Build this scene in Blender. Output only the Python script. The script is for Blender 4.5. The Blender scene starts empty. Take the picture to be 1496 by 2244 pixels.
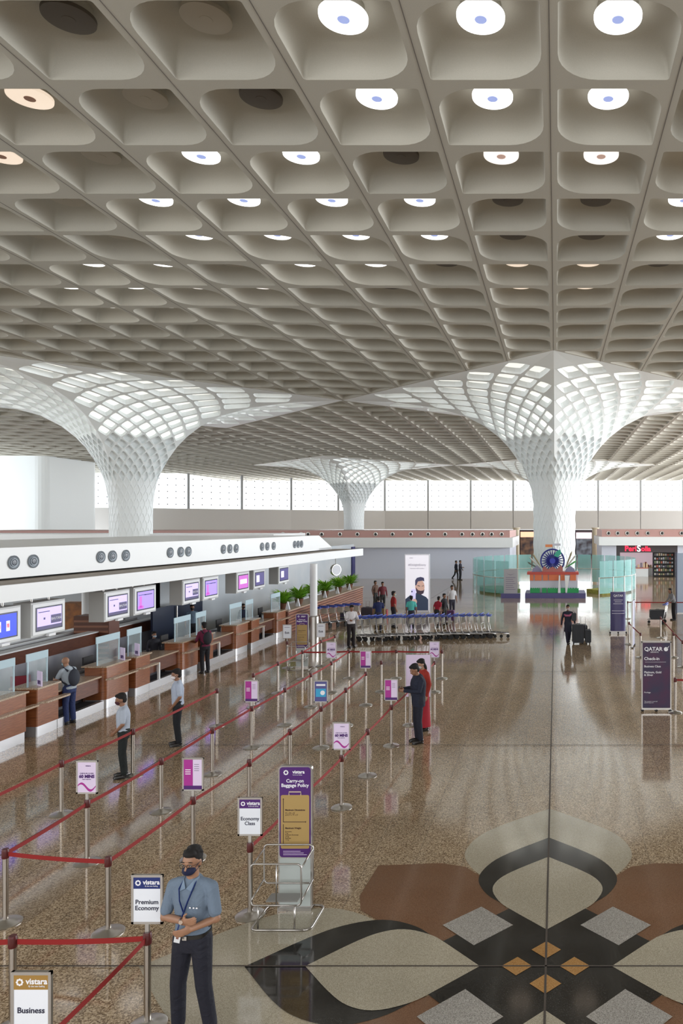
import bpy, bmesh, math, random
import numpy as np
from mathutils import Vector, Matrix
random.seed(7)
S = bpy.context.scene
COL = S.collection
F, H, HC, VX, VY = 1605.0, 4.9, 9.3, 1218.0, 1148.0   # focal length in px, eye height, ceiling above eye, vanishing point
PI = math.pi

# ------------------------------------------------------------------ camera, light, exposure
cam_d = bpy.data.cameras.new('camera'); cam = bpy.data.objects.new('camera', cam_d); COL.objects.link(cam)
cam.location = (0, 0, H); cam.rotation_euler = (PI/2, 0, 0)
cam_d.sensor_fit = 'VERTICAL'; cam_d.sensor_height = 24.0
cam_d.lens = F / 2244 * 24.0
cam_d.shift_x = (748 - VX) / 2244; cam_d.shift_y = (VY - 1122) / 2244
cam_d.clip_end = 1000; cam_d.clip_start = 0.1
S.camera = cam
S.view_settings.view_transform = 'Standard'; S.view_settings.look = 'None'
S.view_settings.gamma = 1.0; S.view_settings.use_curve_mapping = False
S.view_settings.exposure = 0.0
W = bpy.data.worlds.new('sky'); S.world = W; W.use_nodes = True
bg = W.node_tree.nodes['Background']; bg.inputs[0].default_value = (0.90, 0.95, 1.0, 1); bg.inputs[1].default_value = 3.4
S.cycles.max_bounces = 8; S.cycles.diffuse_bounces = 5; S.cycles.glossy_bounces = 4
S.cycles.transparent_max_bounces = 16; S.cycles.transmission_bounces = 6
S.cycles.sample_clamp_indirect = 6.0

def area(name, loc, rot, sx, sy, power, col=(1, 1, 1)):
    l = bpy.data.lights.new(name, 'AREA'); l.shape = 'RECTANGLE'; l.size = sx; l.size_y = sy; l.energy = power; l.color = col
    o = bpy.data.objects.new(name, l); COL.objects.link(o); o.location = loc; o.rotation_euler = rot
    return o
# daylight from behind and from the far windows, plus an added fill on the right
area('fill_right', (44, 80, 9), (0, math.radians(80), 0), 9, 110, 34000, (0.96, 0.98, 1.0))  # added area light that brightens the far hall from the right
area('daylight_behind', (-6, -10.5, 8.5), (math.radians(98), 0, 0), 60, 8, 6800, (0.96, 0.98, 1.0))
area('daylight_far_windows', (0, 158.5, 11), (math.radians(-90), 0, 0), 150, 6, 14000, (0.96, 0.98, 1.0))

# ------------------------------------------------------------------ materials
MATS = {}
def mat(name, col, rough=0.5, metal=0.0, emit=None, es=0.0, alpha=None, spec=None, trans=0.0, noise=None, coat=0.0):
    if name in MATS: return MATS[name]
    m = bpy.data.materials.new(name); m.use_nodes = True; MATS[name] = m
    nt = m.node_tree; b = nt.nodes['Principled BSDF']
    b.inputs['Base Color'].default_value = (*col, 1); b.inputs['Roughness'].default_value = rough; b.inputs['Metallic'].default_value = metal
    if emit: b.inputs['Emission Color'].default_value = (*emit, 1); b.inputs['Emission Strength'].default_value = es
    if spec is not None: b.inputs['Specular IOR Level'].default_value = spec
    if trans: b.inputs['Transmission Weight'].default_value = trans
    if alpha is not None: b.inputs['Alpha'].default_value = alpha
    if coat: b.inputs['Coat Weight'].default_value = coat; b.inputs['Coat Roughness'].default_value = 0.05
    if noise:   # (scale, amount, second colour)
        sc, c2 = noise[0], noise[1]
        tc = nt.nodes.new('ShaderNodeTexCoord'); n = nt.nodes.new('ShaderNodeTexNoise'); n.inputs['Scale'].default_value = sc
        n.inputs['Detail'].default_value = noise[2] if len(noise) > 2 else 3
        r = nt.nodes.new('ShaderNodeValToRGB'); r.color_ramp.elements[0].position = noise[3] if len(noise) > 3 else 0.35
        r.color_ramp.elements[1].position = noise[4] if len(noise) > 4 else 0.65
        r.color_ramp.elements[0].color = (*col, 1); r.color_ramp.elements[1].color = (*c2, 1)
        if len(noise) > 5:
            mp = nt.nodes.new('ShaderNodeMapping'); mp.inputs['Scale'].default_value = noise[5]
            nt.links.new(tc.outputs['Object'], mp.inputs[0]); nt.links.new(mp.outputs[0], n.inputs[0])
        else: nt.links.new(tc.outputs['Object'], n.inputs[0])
        nt.links.new(n.outputs[0], r.inputs[0]); nt.links.new(r.outputs[0], b.inputs['Base Color'])
    return m

def granite(name, base, dark, light, rough=0.085, scale=48, tile=True):
    if name in MATS: return MATS[name]
    m = bpy.data.materials.new(name); m.use_nodes = True; MATS[name] = m
    nt = m.node_tree; b = nt.nodes['Principled BSDF']; N = nt.nodes.new; L = nt.links.new
    geo = N('ShaderNodeNewGeometry')
    n = N('ShaderNodeTexNoise'); n.inputs['Scale'].default_value = scale; n.inputs['Detail'].default_value = 4; n.inputs['Roughness'].default_value = .7
    L(geo.outputs['Position'], n.inputs['Vector'])
    vo = N('ShaderNodeTexVoronoi'); vo.inputs['Scale'].default_value = scale * 1.5; L(geo.outputs['Position'], vo.inputs['Vector'])
    sp = N('ShaderNodeSeparateColor'); L(vo.outputs['Color'], sp.inputs[0])
    mx = N('ShaderNodeMix'); mx.inputs[0].default_value = .55; L(n.outputs[0], mx.inputs[2]); L(sp.outputs[0], mx.inputs[3])
    r = N('ShaderNodeValToRGB'); e = r.color_ramp.elements
    e[0].position = 0.26; e[0].color = (*dark, 1); e[1].position = 0.76; e[1].color = (*light, 1)
    k = e.new(0.5); k.color = (*base, 1)
    L(mx.outputs[0], r.inputs[0])
    big = N('ShaderNodeTexNoise'); big.inputs['Scale'].default_value = 0.6; big.inputs['Detail'].default_value = 2
    L(geo.outputs['Position'], big.inputs['Vector'])
    mr = N('ShaderNodeMapRange'); mr.inputs[1].default_value = .3; mr.inputs[2].default_value = .7; mr.inputs[3].default_value = .9; mr.inputs[4].default_value = 1.1
    L(big.outputs[0], mr.inputs[0])
    mul = N('ShaderNodeMix'); mul.data_type = 'RGBA'; mul.blend_type = 'MULTIPLY'; mul.inputs[0].default_value = 1
    L(r.outputs[0], mul.inputs[6]); L(mr.outputs[0], mul.inputs[7])
    out = mul.outputs[2]
    if tile:
        br = N('ShaderNodeTexBrick'); br.offset = 0.5; br.inputs['Scale'].default_value = 1.0
        br.inputs['Brick Width'].default_value = 1.36; br.inputs['Row Height'].default_value = 0.68; br.inputs['Mortar Size'].default_value = 0.004
        br.inputs['Color1'].default_value = (1, 1, 1, 1); br.inputs['Color2'].default_value = (.9, .9, .9, 1); br.inputs['Mortar'].default_value = (.5, .5, .5, 1)
        mp = N('ShaderNodeMapping'); mp.inputs['Rotation'].default_value = (0, 0, PI/2)
        L(geo.outputs['Position'], mp.inputs[0]); L(mp.outputs[0], br.inputs['Vector'])
        m2 = N('ShaderNodeMix'); m2.data_type = 'RGBA'; m2.blend_type = 'MULTIPLY'; m2.inputs[0].default_value = 1
        L(out, m2.inputs[6]); L(br.outputs[0], m2.inputs[7]); out = m2.outputs[2]
    L(out, b.inputs['Base Color'])
    b.inputs['Roughness'].default_value = rough; b.inputs['Specular IOR Level'].default_value = 0.95
    return m

def wood(name, c1, c2, rough=.3, axis=2):
    if name in MATS: return MATS[name]
    m = bpy.data.materials.new(name); m.use_nodes = True; MATS[name] = m
    nt = m.node_tree; b = nt.nodes['Principled BSDF']; N = nt.nodes.new; L = nt.links.new
    tc = N('ShaderNodeTexCoord'); mp = N('ShaderNodeMapping'); sc = [1.2, 1.2, 1.2]; sc[axis] = 22.0; mp.inputs['Scale'].default_value = sc
    n = N('ShaderNodeTexNoise'); n.inputs['Scale'].default_value = 3.4; n.inputs['Detail'].default_value = 5; n.inputs['Distortion'].default_value = .6
    r = N('ShaderNodeValToRGB'); e = r.color_ramp.elements; e[0].position = .3; e[0].color = (*c1, 1); e[1].position = .7; e[1].color = (*c2, 1)
    L(tc.outputs['Object'], mp.inputs[0]); L(mp.outputs[0], n.inputs[0]); L(n.outputs[0], r.inputs[0]); L(r.outputs[0], b.inputs['Base Color'])
    b.inputs['Roughness'].default_value = rough
    return m

# ------------------------------------------------------------------ mesh helpers
class MB:
    def __init__(s): s.v = []; s.f = []
    def add(s, vs, fs):
        o = len(s.v); s.v.extend([tuple(v) for v in vs]); s.f.extend([tuple(i + o for i in f) for f in fs]); return s
    def box(s, x0, x1, y0, y1, z0, z1, M=None):
        vs = [Vector((x, y, z)) for z in (z0, z1) for y in (y0, y1) for x in (x0, x1)]
        if M is not None: vs = [M @ v for v in vs]
        return s.add(vs, [(0, 2, 3, 1), (4, 5, 7, 6), (0, 1, 5, 4), (2, 6, 7, 3), (0, 4, 6, 2), (1, 3, 7, 5)])
    def tube(s, pts, r, n=8, cap=True, flat=None):
        pts = [Vector(p) for p in pts]; m = len(pts); rs = r if isinstance(r, (list, tuple)) else [r] * m
        rings = []; up = None
        for i, p in enumerate(pts):
            t = (pts[min(i + 1, m - 1)] - pts[max(i - 1, 0)]).normalized()
            if up is None:
                up = Vector((0, 0, 1)) if abs(t.z) < .9 else Vector((1, 0, 0))
            a = t.cross(up)
            if a.length < 1e-5: a = t.cross(Vector((0, 1, 0)))
            a.normalize(); b = a.cross(t).normalized(); up = b
            rings.append([p + (a * math.cos(q) + b * math.sin(q) * (flat or 1)) * rs[i] for q in [2 * PI * k / n for k in range(n)]])
        vs = [v for rg in rings for v in rg]; fs = []
        for i in range(m - 1):
            for k in range(n):
                k2 = (k + 1) % n; fs.append((i * n + k, i * n + k2, (i + 1) * n + k2, (i + 1) * n + k))
        if cap: fs.append(tuple(range(n - 1, -1, -1))); fs.append(tuple((m - 1) * n + k for k in range(n)))
        return s.add(vs, fs)
    def lathe(s, prof, n=24, c=(0, 0, 0), cap=True, sy=1.0):
        vs = []; fs = []; m = len(prof)
        for (r, z) in prof:
            for k in range(n):
                a = 2 * PI * k / n; vs.append((c[0] + r * math.cos(a), c[1] + r * math.sin(a) * sy, c[2] + z))
        for i in range(m - 1):
            for k in range(n):
                k2 = (k + 1) % n; fs.append((i * n + k, i * n + k2, (i + 1) * n + k2, (i + 1) * n + k))
        if cap: fs.append(tuple(range(n - 1, -1, -1))); fs.append(tuple((m - 1) * n + k for k in range(n)))
        return s.add(vs, fs)
    def ell(s, c, r, n=12, m=8, R=None):
        c = Vector(c); vs = []; fs = []
        for i in range(1, m):
            th = PI * i / m
            for k in range(n):
                a = 2 * PI * k / n; v = Vector((r[0] * math.sin(th) * math.cos(a), r[1] * math.sin(th) * math.sin(a), r[2] * math.cos(th)))
                if R is not None: v = R @ v
                vs.append(c + v)
        top = Vector((0, 0, r[2])); bot = Vector((0, 0, -r[2]))
        if R is not None: top = R @ top; bot = R @ bot
        vs += [c + top, c + bot]; T = len(vs) - 2; B = T + 1
        for i in range(m - 2):
            for k in range(n):
                k2 = (k + 1) % n; fs.append((i * n + k, (i + 1) * n + k, (i + 1) * n + k2, i * n + k2))
        for k in range(n):
            k2 = (k + 1) % n; fs.append((T, k, k2)); fs.append((B, (m - 2) * n + k2, (m - 2) * n + k))
        return s.add(vs, fs)
    def prism(s, poly, a, b, ax='y'):     # polygon in the plane across axis ax, extruded from a to b
        n = len(poly)
        def P(u, v, w): return {'y': (u, w, v), 'z': (u, v, w), 'x': (w, u, v)}[ax]
        vs = [P(u, v, a) for u, v in poly] + [P(u, v, b) for u, v in poly]
        fs = [tuple(range(n)), tuple(range(2 * n - 1, n - 1, -1))] + [(i, i + n, (i + 1) % n + n, (i + 1) % n) for i in range(n)]
        return s.add(vs, fs)
    def build(s, name, m, parent=None, smooth=False, loc=None, rz=0, fix=True):
        me = bpy.data.meshes.new(name); me.from_pydata([tuple(v) for v in s.v], [], s.f)
        if fix:
            bm = bmesh.new(); bm.from_mesh(me); bmesh.ops.recalc_face_normals(bm, faces=bm.faces); bm.to_mesh(me); bm.free()
        me.materials.append(m)
        if smooth: me.shade_smooth(); 
        if smooth == 'auto':
            try: me.set_sharp_from_angle(angle=math.radians(35))
            except Exception: pass
        o = bpy.data.objects.new(name, me); COL.objects.link(o)
        if parent is not None: o.parent = parent
        if loc is not None: o.location = loc
        o.rotation_euler.z = rz
        return o

def tag(o, label=None, cat=None, group=None, kind=None):
    if label: o['label'] = label
    if cat: o['category'] = cat
    if group: o['group'] = group
    if kind: o['kind'] = kind
    return o
def thing(name, label, cat, loc=(0, 0, 0), rz=0, group=None):
    o = bpy.data.objects.new(name, None); COL.objects.link(o); o.empty_display_size = .2
    o.location = loc; o.rotation_euler.z = rz
    return tag(o, label, cat, group)
def struct(o): o['kind'] = 'structure'; return o
def dup(root, loc, rz=0, label=None, group=None):
    r = root.copy(); COL.objects.link(r); r.location = loc; r.rotation_euler.z = rz
    if label: r['label'] = label
    if group: r['group'] = group
    for ch in list(root.children):
        c = ch.copy(); COL.objects.link(c); c.parent = r
        for g in ch.children:
            e = g.copy(); COL.objects.link(e); e.parent = c
    return r
def rrect(x0, x1, z0, z1, r, n=5):
    out = []
    for (cx, cz, a0) in ((x1 - r, z0 + r, -PI/2), (x1 - r, z1 - r, 0), (x0 + r, z1 - r, PI/2), (x0 + r, z0 + r, PI)):
        for i in range(n + 1):
            a = a0 + PI/2 * i / n; out.append((cx + r * math.cos(a), cz + r * math.sin(a)))
    return out
def FL(x, y):       # floor point seen at a pixel
    d = F * H / (y - VY); return ((x - VX) * d / F, d)
def XD(x, d): return (x - VX) * d / F
def ZD(y, d): return H - (y - VY) * d / F

def text(body, size, m, parent, loc, rot=(PI/2, 0, 0), align='CENTER', name='lettering', bold=0.0, ext=0.0015):
    cu = bpy.data.curves.new(name, 'FONT'); cu.body = body; cu.size = size; cu.align_x = align; cu.align_y = 'CENTER'
    cu.extrude = ext; cu.offset = bold; cu.resolution_u = 3; cu.space_line = 0.95
    t = bpy.data.objects.new(name, cu); COL.objects.link(t)
    dg = bpy.context.evaluated_depsgraph_get(); dg.update()
    me = bpy.data.meshes.new_from_object(t.evaluated_get(dg)); bpy.data.objects.remove(t); bpy.data.curves.remove(cu)
    me.materials.clear(); me.materials.append(m)
    o = bpy.data.objects.new(name, me); COL.objects.link(o); o.parent = parent; o.location = loc; o.rotation_euler = rot
    return o

# ------------------------------------------------------------------ coffered ceiling
X0, PX = -0.13, 2.656
D0, PD = 15.50, 2.645
CX = lambda j: X0 + PX * j
CD = lambda k: D0 + PD * k
ZC = H + HC
CENTERS = [(0, 15), (-12, 15), (-12, 38), (0, 38), (12, 15), (12, 38), (-24, 15), (-24, 38), (0, -8), (-12, -8), (12, -8), (0, 61), (-12, 61), (12, 61), (-24, 61), (-24, -8)]
FLARES = [(0, 15), (-12, 15), (-12, 38), (0, 38)]
M_ceil = mat('painted_ceiling', (0.475, 0.46, 0.405), 0.75, noise=(60, (0.45, 0.435, 0.38), 2))
M_joint = mat('ceiling_joint', (0.16, 0.145, 0.13), 0.9)

def leaf(n, c1, half=1.165, rs=0.07, rb=0.86):
    """leaf-shaped opening: corners in order (+,+), (-,+), (-,-), (+,-); c1 True puts the sharp corners on (+,+) and (-,-)"""
    op, sq = [], []
    for q, (sx, sy) in enumerate(((1, 1), (-1, 1), (-1, -1), (1, -1))):
        r = rs if (q % 2 == 0) == c1 else rb
        a0 = q * PI/2
        for i in range(n // 4):
            t = i / (n // 4 - 1) if n > 4 else .5
            a = a0 + t * PI/2
            op.append((sx * (half - r) + r * math.cos(a), sy * (half - r) + r * math.sin(a)))
            # border: walk from mid side to corner to mid side
            u = t * 2
            e0 = {0: (1, 0), 1: (0, 1), 2: (-1, 0), 3: (0, -1)}[q]; e1 = {0: (0, 1), 1: (-1, 0), 2: (0, -1), 3: (1, 0)}[q]
            tt = (i + .5) / (n // 4) * 2
            if tt <= 1: p = (e0[0] + e1[0] * tt, e0[1] + e1[1] * tt)
            else: p = (e1[0] + e0[0] * (2 - tt), e1[1] + e0[1] * (2 - tt))
            sq.append(p)
    return op, sq
def cell_template(n, c1, closed=True):
    op, sq = leaf(n, c1)
    # exact square corners need real vertices; snap the nearest border points to corner / mid-side
    V = []
    m = n // 4
    B = []
    for q in range(4):
        e0 = ((1, 0), (0, 1), (-1, 0), (0, -1))[q]; e1 = ((0, 1), (-1, 0), (0, -1), (1, 0))[q]
        for i in range(m):
            tt = i / m * 2
            if tt <= 1: p = (e0[0] + e1[0] * tt, e0[1] + e1[1] * tt)
            else: p = (e1[0] + e0[0] * (2 - tt), e1[1] + e0[1] * (2 - tt))
            B.append((p[0] * PX / 2, p[1] * PD / 2, 0.0))
    rings = [B, [(x, y, 0.0) for x, y in op]]
    prof = [(0.012, 0.10), (0.04, 0.25), (0.11, 0.40), (0.24, 0.54), (0.48, 0.65), (0.75, 0.72), (1.0, 0.76)] if n > 16 else [(0.02, 0.16), (0.14, 0.43), (0.5, 0.66), (1.0, 0.76)]
    for t, z in prof:
        ring = []
        for i, (x, y) in enumerate(op):
            a = 2 * PI * (i + .5) / n
            cx, cy = .44 * math.cos(a), .44 * math.sin(a)
            ring.append((x + (cx - x) * t, y + (cy - y) * t, z))
        rings.append(ring)
    vs = np.array([p for r in rings for p in r] + [(0, 0, 0.76)])
    fs = []
    R = len(rings)
    for i in range(R - 1):
        for k in range(n):
            k2 = (k + 1) % n; fs.append((i * n + k, (i + 1) * n + k, (i + 1) * n + k2, i * n + k2))
    for k in range(n): fs.append(((R - 1) * n + k, R * n, R * n, (R - 1) * n + (k + 1) % n))
    return vs, np.array(fs)
TEMPL = {(n, c): cell_template(n, c) for n in (32, 16) for c in (True, False)}
def nearest(j, k):
    return min(CENTERS, key=lambda c: max(abs(j + .5 - c[0]) / 6.0, abs(k + .5 - c[1]) / 11.5))
def in_flare(j, k):
    s = min(abs(j + .5 - c[0]) + abs(k + .5 - c[1]) for c in FLARES)
    return s
KMAX = 54
chunks = {}
tri = []
for k in range(-10, KMAX):
    for j in range(-38 if k > 6 else -16, 13):
        if k > 44 and j < -26 - 0: continue
        s = in_flare(j, k)
        if s < 5.5: continue
        if s < 6.5: tri.append((j, k)); continue
        c = nearest(j, k); dx, dy = j + .5 - c[0], k + .5 - c[1]
        c1 = (dx * dy > 0)
        n = 32 if k < 15 else 16
        chunks.setdefault((n, c1), []).append((CX(j + .5), CD(k + .5), ZC))
AV, AF, off = [], [], 0
for key, L_ in chunks.items():
    tv, tf = TEMPL[key]; P = np.array(L_)
    v = (tv[None] + P[:, None]).reshape(-1, 3); f = (tf[None] + (np.arange(len(P)) * len(tv))[:, None, None]).reshape(-1, 4) + off
    AV.append(v); AF.append(f); off += len(v)
AV = np.concatenate(AV); AF = np.concatenate(AF)
faces = [tuple(f) if f[1] != f[2] else (f[0], f[1], f[3]) for f in AF.tolist()]
me = bpy.data.meshes.new('ceiling'); me.from_pydata(AV.tolist(), [], faces); me.materials.append(M_ceil)
me.shade_smooth()
try: me.set_sharp_from_angle(angle=math.radians(40))
except Exception: pass
ceiling = bpy.data.objects.new('ceiling', me); COL.objects.link(ceiling); struct(ceiling)
# half cells along the edge of each column head
mb = MB()
for j, k in tri:
    c = min(FLARES, key=lambda c: abs(j + .5 - c[0]) + abs(k + .5 - c[1]))
    sx = 1 if j + .5 > c[0] else -1; sy = 1 if k + .5 > c[1] else -1
    x, y = CX(j + .5), CD(k + .5); a, b = PX / 2, PD / 2
    A = (x + sx * a, y - sy * b); B = (x + sx * a, y + sy * b); C = (x - sx * a, y + sy * b)
    cen = Vector(((A[0] + B[0] * 1.6 + C[0]) / 3.6, (A[1] + B[1] * 1.6 + C[1]) / 3.6))
    O = [Vector(A), Vector(B), Vector(C)]
    m_ = 8; ring = []; out = []
    for q in range(3):
        p, nx = O[q], O[(q + 1) % 3]
        for i in range(m_): out.append(p + (nx - p) * i / m_)
    cp = [o_ + (cen - o_) * .2 for o_ in O]
    for q in range(3):
        pv, p, nx = cp[q - 1], cp[q], cp[(q + 1) % 3]
        for i in range(m_):
            t = i / m_
            s_ = p + (nx - p) * t
            ring.append(s_)
    # soften the three corners
    for _ in range(2): ring = [(ring[i - 1] + ring[i] * 2 + ring[(i + 1) % len(ring)]) / 4 for i in range(len(ring))]
    n_ = 3 * m_; vs = [(p.x, p.y, ZC) for p in out] + [(p.x, p.y, ZC) for p in ring]
    for t, z in ((.12, .15), (.4, .3), (.85, .38)): vs += [(p.x + (cen.x - p.x) * t, p.y + (cen.y - p.y) * t, ZC + z) for p in ring]
    vs.append((cen.x, cen.y, ZC + .38)); fs = []
    for i in range(4):
        for q in range(n_): fs.append((i * n_ + q, i * n_ + (q + 1) % n_, (i + 1) * n_ + (q + 1) % n_, (i + 1) * n_ + q))
    for q in range(n_): fs.append((4 * n_ + q, 4 * n_ + (q + 1) % n_, 5 * n_))
    mb.add(vs, fs)
mb.build('ceiling_edge_coffer', M_ceil, ceiling)
mb = MB()
for j in range(-24, 8):
    segs = [(-10, 54)]
    for c in FLARES:
        ext = 6 - abs(j - c[0])
        if ext > 0:
            ns = []
            for a, b in segs:
                if b <= c[1] - ext or a >= c[1] + ext: ns.append((a, b))
                else:
                    if a < c[1] - ext: ns.append((a, c[1] - ext))
                    if b > c[1] + ext: ns.append((c[1] + ext, b))
            segs = ns
    for a, b in segs:
        if j < -13 and b <= 7: continue
        mb.box(CX(j) - .009, CX(j) + .009, CD(a if j >= -13 else max(a, 7)), CD(b), ZC - .006, ZC - .001)
mb.build('ceiling_joint', M_joint, ceiling)

# ------------------------------------------------------------------ columns that flare into the ceiling
M_white = mat('white_shell', (0.83, 0.87, 0.88), 0.45)
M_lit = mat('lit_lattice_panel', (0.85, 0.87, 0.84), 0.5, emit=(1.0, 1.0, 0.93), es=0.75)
PROF = [(15.94, 9.30), (13.2, 9.24), (10.6, 9.0), (8.1, 8.55), (6.1, 7.85), (4.5, 6.8), (3.35, 5.65), (2.65, 4.6), (2.1, 3.6), (1.78, 2.6), (1.63, 1.6), (1.60, 0.4), (1.60, -4.9)]
def prof_sample(step_fn):
    # arc-length resampling; returns rows of (R, z)
    P = [Vector(p) for p in PROF]
    # Catmull-Rom refine
    fine = []
    for i in range(len(P) - 1):
        p0, p1, p2, p3 = P[max(i - 1, 0)], P[i], P[i + 1], P[min(i + 2, len(P) - 1)]
        for t in np.linspace(0, 1, 24, endpoint=False):
            fine.append(.5 * ((2 * p1) + (p2 - p0) * t + (2 * p0 - 5 * p1 + 4 * p2 - p3) * t * t + (3 * p1 - p0 - 3 * p2 + p3) * t ** 3))
    fine.append(P[-1])
    rows = [fine[0]]; acc = 0; 
    for a, b in zip(fine[:-1], fine[1:]):
        acc += (b - a).length
        if acc >= step_fn(rows[-1]): rows.append(b); acc = 0
    if (rows[-1] - fine[-1]).length > .3: rows.append(fine[-1])
    return rows
NS = 6
def ringpt(R, z, s):     # s in 0..4 sides, creases at whole numbers
    p = 1.0 + 0.6 * min(1, max(0, (8.4 - z) / 6.0))
    q = int(math.floor(s)) % 4; t = s - math.floor(s)
    # superellipse point in quadrant, evenly spread
    if p < 1.02: u, v = 1 - t, t
    else:
        a = t * PI/2; w0, w1 = (1 - t), t
        cu, cv = math.cos(a), math.sin(a)
        blend = min(1, (p - 1))
        u, v = w0 * (1 - blend) + cu * blend, w1 * (1 - blend) + cv * blend
    x, y = {0: (u, v), 1: (-v, u), 2: (-u, -v), 3: (v, -u)}[q]
    return Vector((x * R, y * R, z))
def column(c, label, rows_far=False):
    root = thing('flared_column', label, 'column', (CX(c[0]), CD(c[1]), 0), 0)
    rows = prof_sample(lambda r: max(.5, (4 * 1.38 * r.x / (4 * NS)) * (.56 if r.y > 5 else .8)))
    shell, panel, closed = MB(), MB(), MB()
    nr = len(rows)
    def node(k, i):
        k = min(max(k, 0), nr - 1); R, z = rows[k]
        return ringpt(R, z + H, 0) if False else (ringpt(R, z, (i + .5 * (k % 2)) / NS))
    def up(p): return Vector((p.x, p.y, p.z + H))
    for k in range(-1, nr - 1):
        for i in range(4 * NS):
            # diamond with top node row k, side nodes row k+1, bottom node row k+2
            par = k % 2
            ii = i + .5 * par
            s_top = ii / NS
            def at(kk, ss):
                kk = min(max(kk, 0), nr - 1); return up(ringpt(rows[kk].x, rows[kk].y, ss))
            A = at(k, s_top); B = at(k + 1, s_top + .5 / NS); C_ = at(k + 2, s_top); D = at(k + 1, s_top - .5 / NS)
            if k == -1: A = (B + D) / 2
            if k == nr - 2: C_ = (B + D) / 2
            cen = (A + B + C_ + D) / 4
            # outward normal
            nrm = (B - D).cross(C_ - A); 
            if nrm.length < 1e-6: continue
            nrm.normalize()
            if nrm.dot(Vector((cen.x, cen.y, -abs(cen.z) * .0 - 1e-3))) < 0: nrm = -nrm
            zz = cen.z - H
            crease = abs(s_top - round(s_top)) < 1e-6
            solid = (crease and zz > 5.2) or k <= -1 or k >= nr - 3
            quad = [A, B, C_, D]
            if solid:
                shell.add(quad, [(0, 1, 2, 3)]); continue
            w = .10 if zz > 4.0 else .12
            w = w * (0.75 if not zz < 2 else 1.0)
            # inner rounded opening: 12 points around the diamond
            out = []; inn = []
            for e in range(4):
                p, q_, pv = quad[e], quad[(e + 1) % 4], quad[e - 1]
                out += [p, p + (q_ - p) / 3, p + (q_ - p) * 2 / 3]
            ip = [p + (cen - p) * (w + .05) for p in quad]
            for e in range(4):
                p, q_, pv = ip[e], ip[(e + 1) % 4], ip[e - 1]
                inn += [p * .5 + (p + (q_ - p) * .12) * .25 + (p + (pv - p) * .12) * .25 + (cen - p) * .03, p + (q_ - p) * .28, p + (q_ - p) * .72]
            size = min((A - C_).length, (B - D).length)
            dep = min(.34, size * .24) if zz > 3.2 else min(.022, size * .07)
            lip = [p - nrm * dep * .35 + (cen - p) * .03 for p in inn]; base = [p + (cen - p) * .12 - nrm * dep for p in inn]
            vs = out + inn + lip + base; fs = []
            for r_ in range(3):
                for q in range(12): fs.append((r_ * 12 + q, r_ * 12 + (q + 1) % 12, (r_ + 1) * 12 + (q + 1) % 12, (r_ + 1) * 12 + q))
            shell.add(vs, fs)
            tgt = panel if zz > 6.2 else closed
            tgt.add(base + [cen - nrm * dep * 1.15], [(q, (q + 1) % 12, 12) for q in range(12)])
    shell.build('lattice_shell', M_white, root, fix=False)
    closed.build('closed_panel', M_white, root, fix=False)
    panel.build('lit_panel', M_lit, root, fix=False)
    return root
column((0, 15), 'white latticed column flaring into the ceiling behind the wheel display, largest on the right')
column((-12, 15), 'white latticed column flaring into the ceiling behind the check-in canopy on the left')
column((-12, 38), 'smaller distant latticed column rising above the portrait poster wall')
column((0, 38), 'farthest latticed column, its head peeking out on both sides of the big right column')

# ------------------------------------------------------------------ floor
M_floor = granite('floor_granite', (0.37, 0.265, 0.16), (0.14, 0.085, 0.045), (0.66, 0.52, 0.36))
M_cream = granite('inlay_cream', (0.42, 0.38, 0.29), (0.30, 0.27, 0.20), (0.55, 0.50, 0.40), scale=130, tile=False)
M_grey = granite('inlay_grey', (0.36, 0.34, 0.31), (0.20, 0.19, 0.18), (0.55, 0.53, 0.50), scale=130, tile=False)
M_black = granite('inlay_black', (0.010, 0.010, 0.010), (0.006, 0.006, 0.006), (0.045, 0.045, 0.045), scale=110, tile=False)
M_brown = granite('inlay_brown', (0.19, 0.095, 0.05), (0.15, 0.07, 0.035), (0.24, 0.13, 0.075), scale=130, tile=False)
M_orange = granite('inlay_orange', (0.42, 0.22, 0.07), (0.33, 0.16, 0.05), (0.5, 0.29, 0.11), scale=130, tile=False)
fl = MB().box(-75, 46, -12, 160, -0.3, 0.0).build('floor', M_floor); struct(fl)
MC = FL(1195.5, 2119)
def inlay(name, polys, m, z):
    mb = MB()
    for p in polys: mb.add([(MC[0] + x, MC[1] + y, z) for x, y in p], [tuple(range(len(p)))])
    me = bpy.data.meshes.new(name); me.from_pydata(mb.v, [], mb.f); me.materials.append(m)
    o = bpy.data.objects.new(name, me); COL.objects.link(o); o.parent = fl
    bm = bmesh.new(); bm.from_mesh(me); bmesh.ops.triangulate(bm, faces=bm.faces); 
    for f_ in bm.faces:
        if f_.normal.z < 0: f_.normal_flip()
    bm.to_mesh(me); bm.free()
    return o
def rot4(poly):
    out = []
    for q in range(4):
        c, s = round(math.cos(q * PI/2)), round(math.sin(q * PI/2)); out.append([(x * c - y * s, x * s + y * c) for x, y in poly])
    return out
def smooth_half(pts, it=2):
    P = [Vector(p) for p in pts]
    for _ in range(it):
        Q = [P[0]]
        for a, b in zip(P[:-1], P[1:]): Q += [a * .75 + b * .25, a * .25 + b * .75]
        Q.append(P[-1]); P = Q
    return [(p.x, p.y) for p in P]
def mirror(h): return h + [(-x, y) for x, y in reversed(h[1:-1] if abs(h[-1][0]) < 1e-6 else h[1:])]
outer = smooth_half([(0, 4.5), (.88, 3.72), (1.16, 3.3), (1.27, 2.78), (1.13, 2.38), (.9, 2.05), (0, 1.2)])
band = smooth_half([(0, 3.33), (.68, 2.72), (.90, 2.35), (.98, 1.98), (.83, 1.6), (.62, 1.37), (0, .8)])
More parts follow.
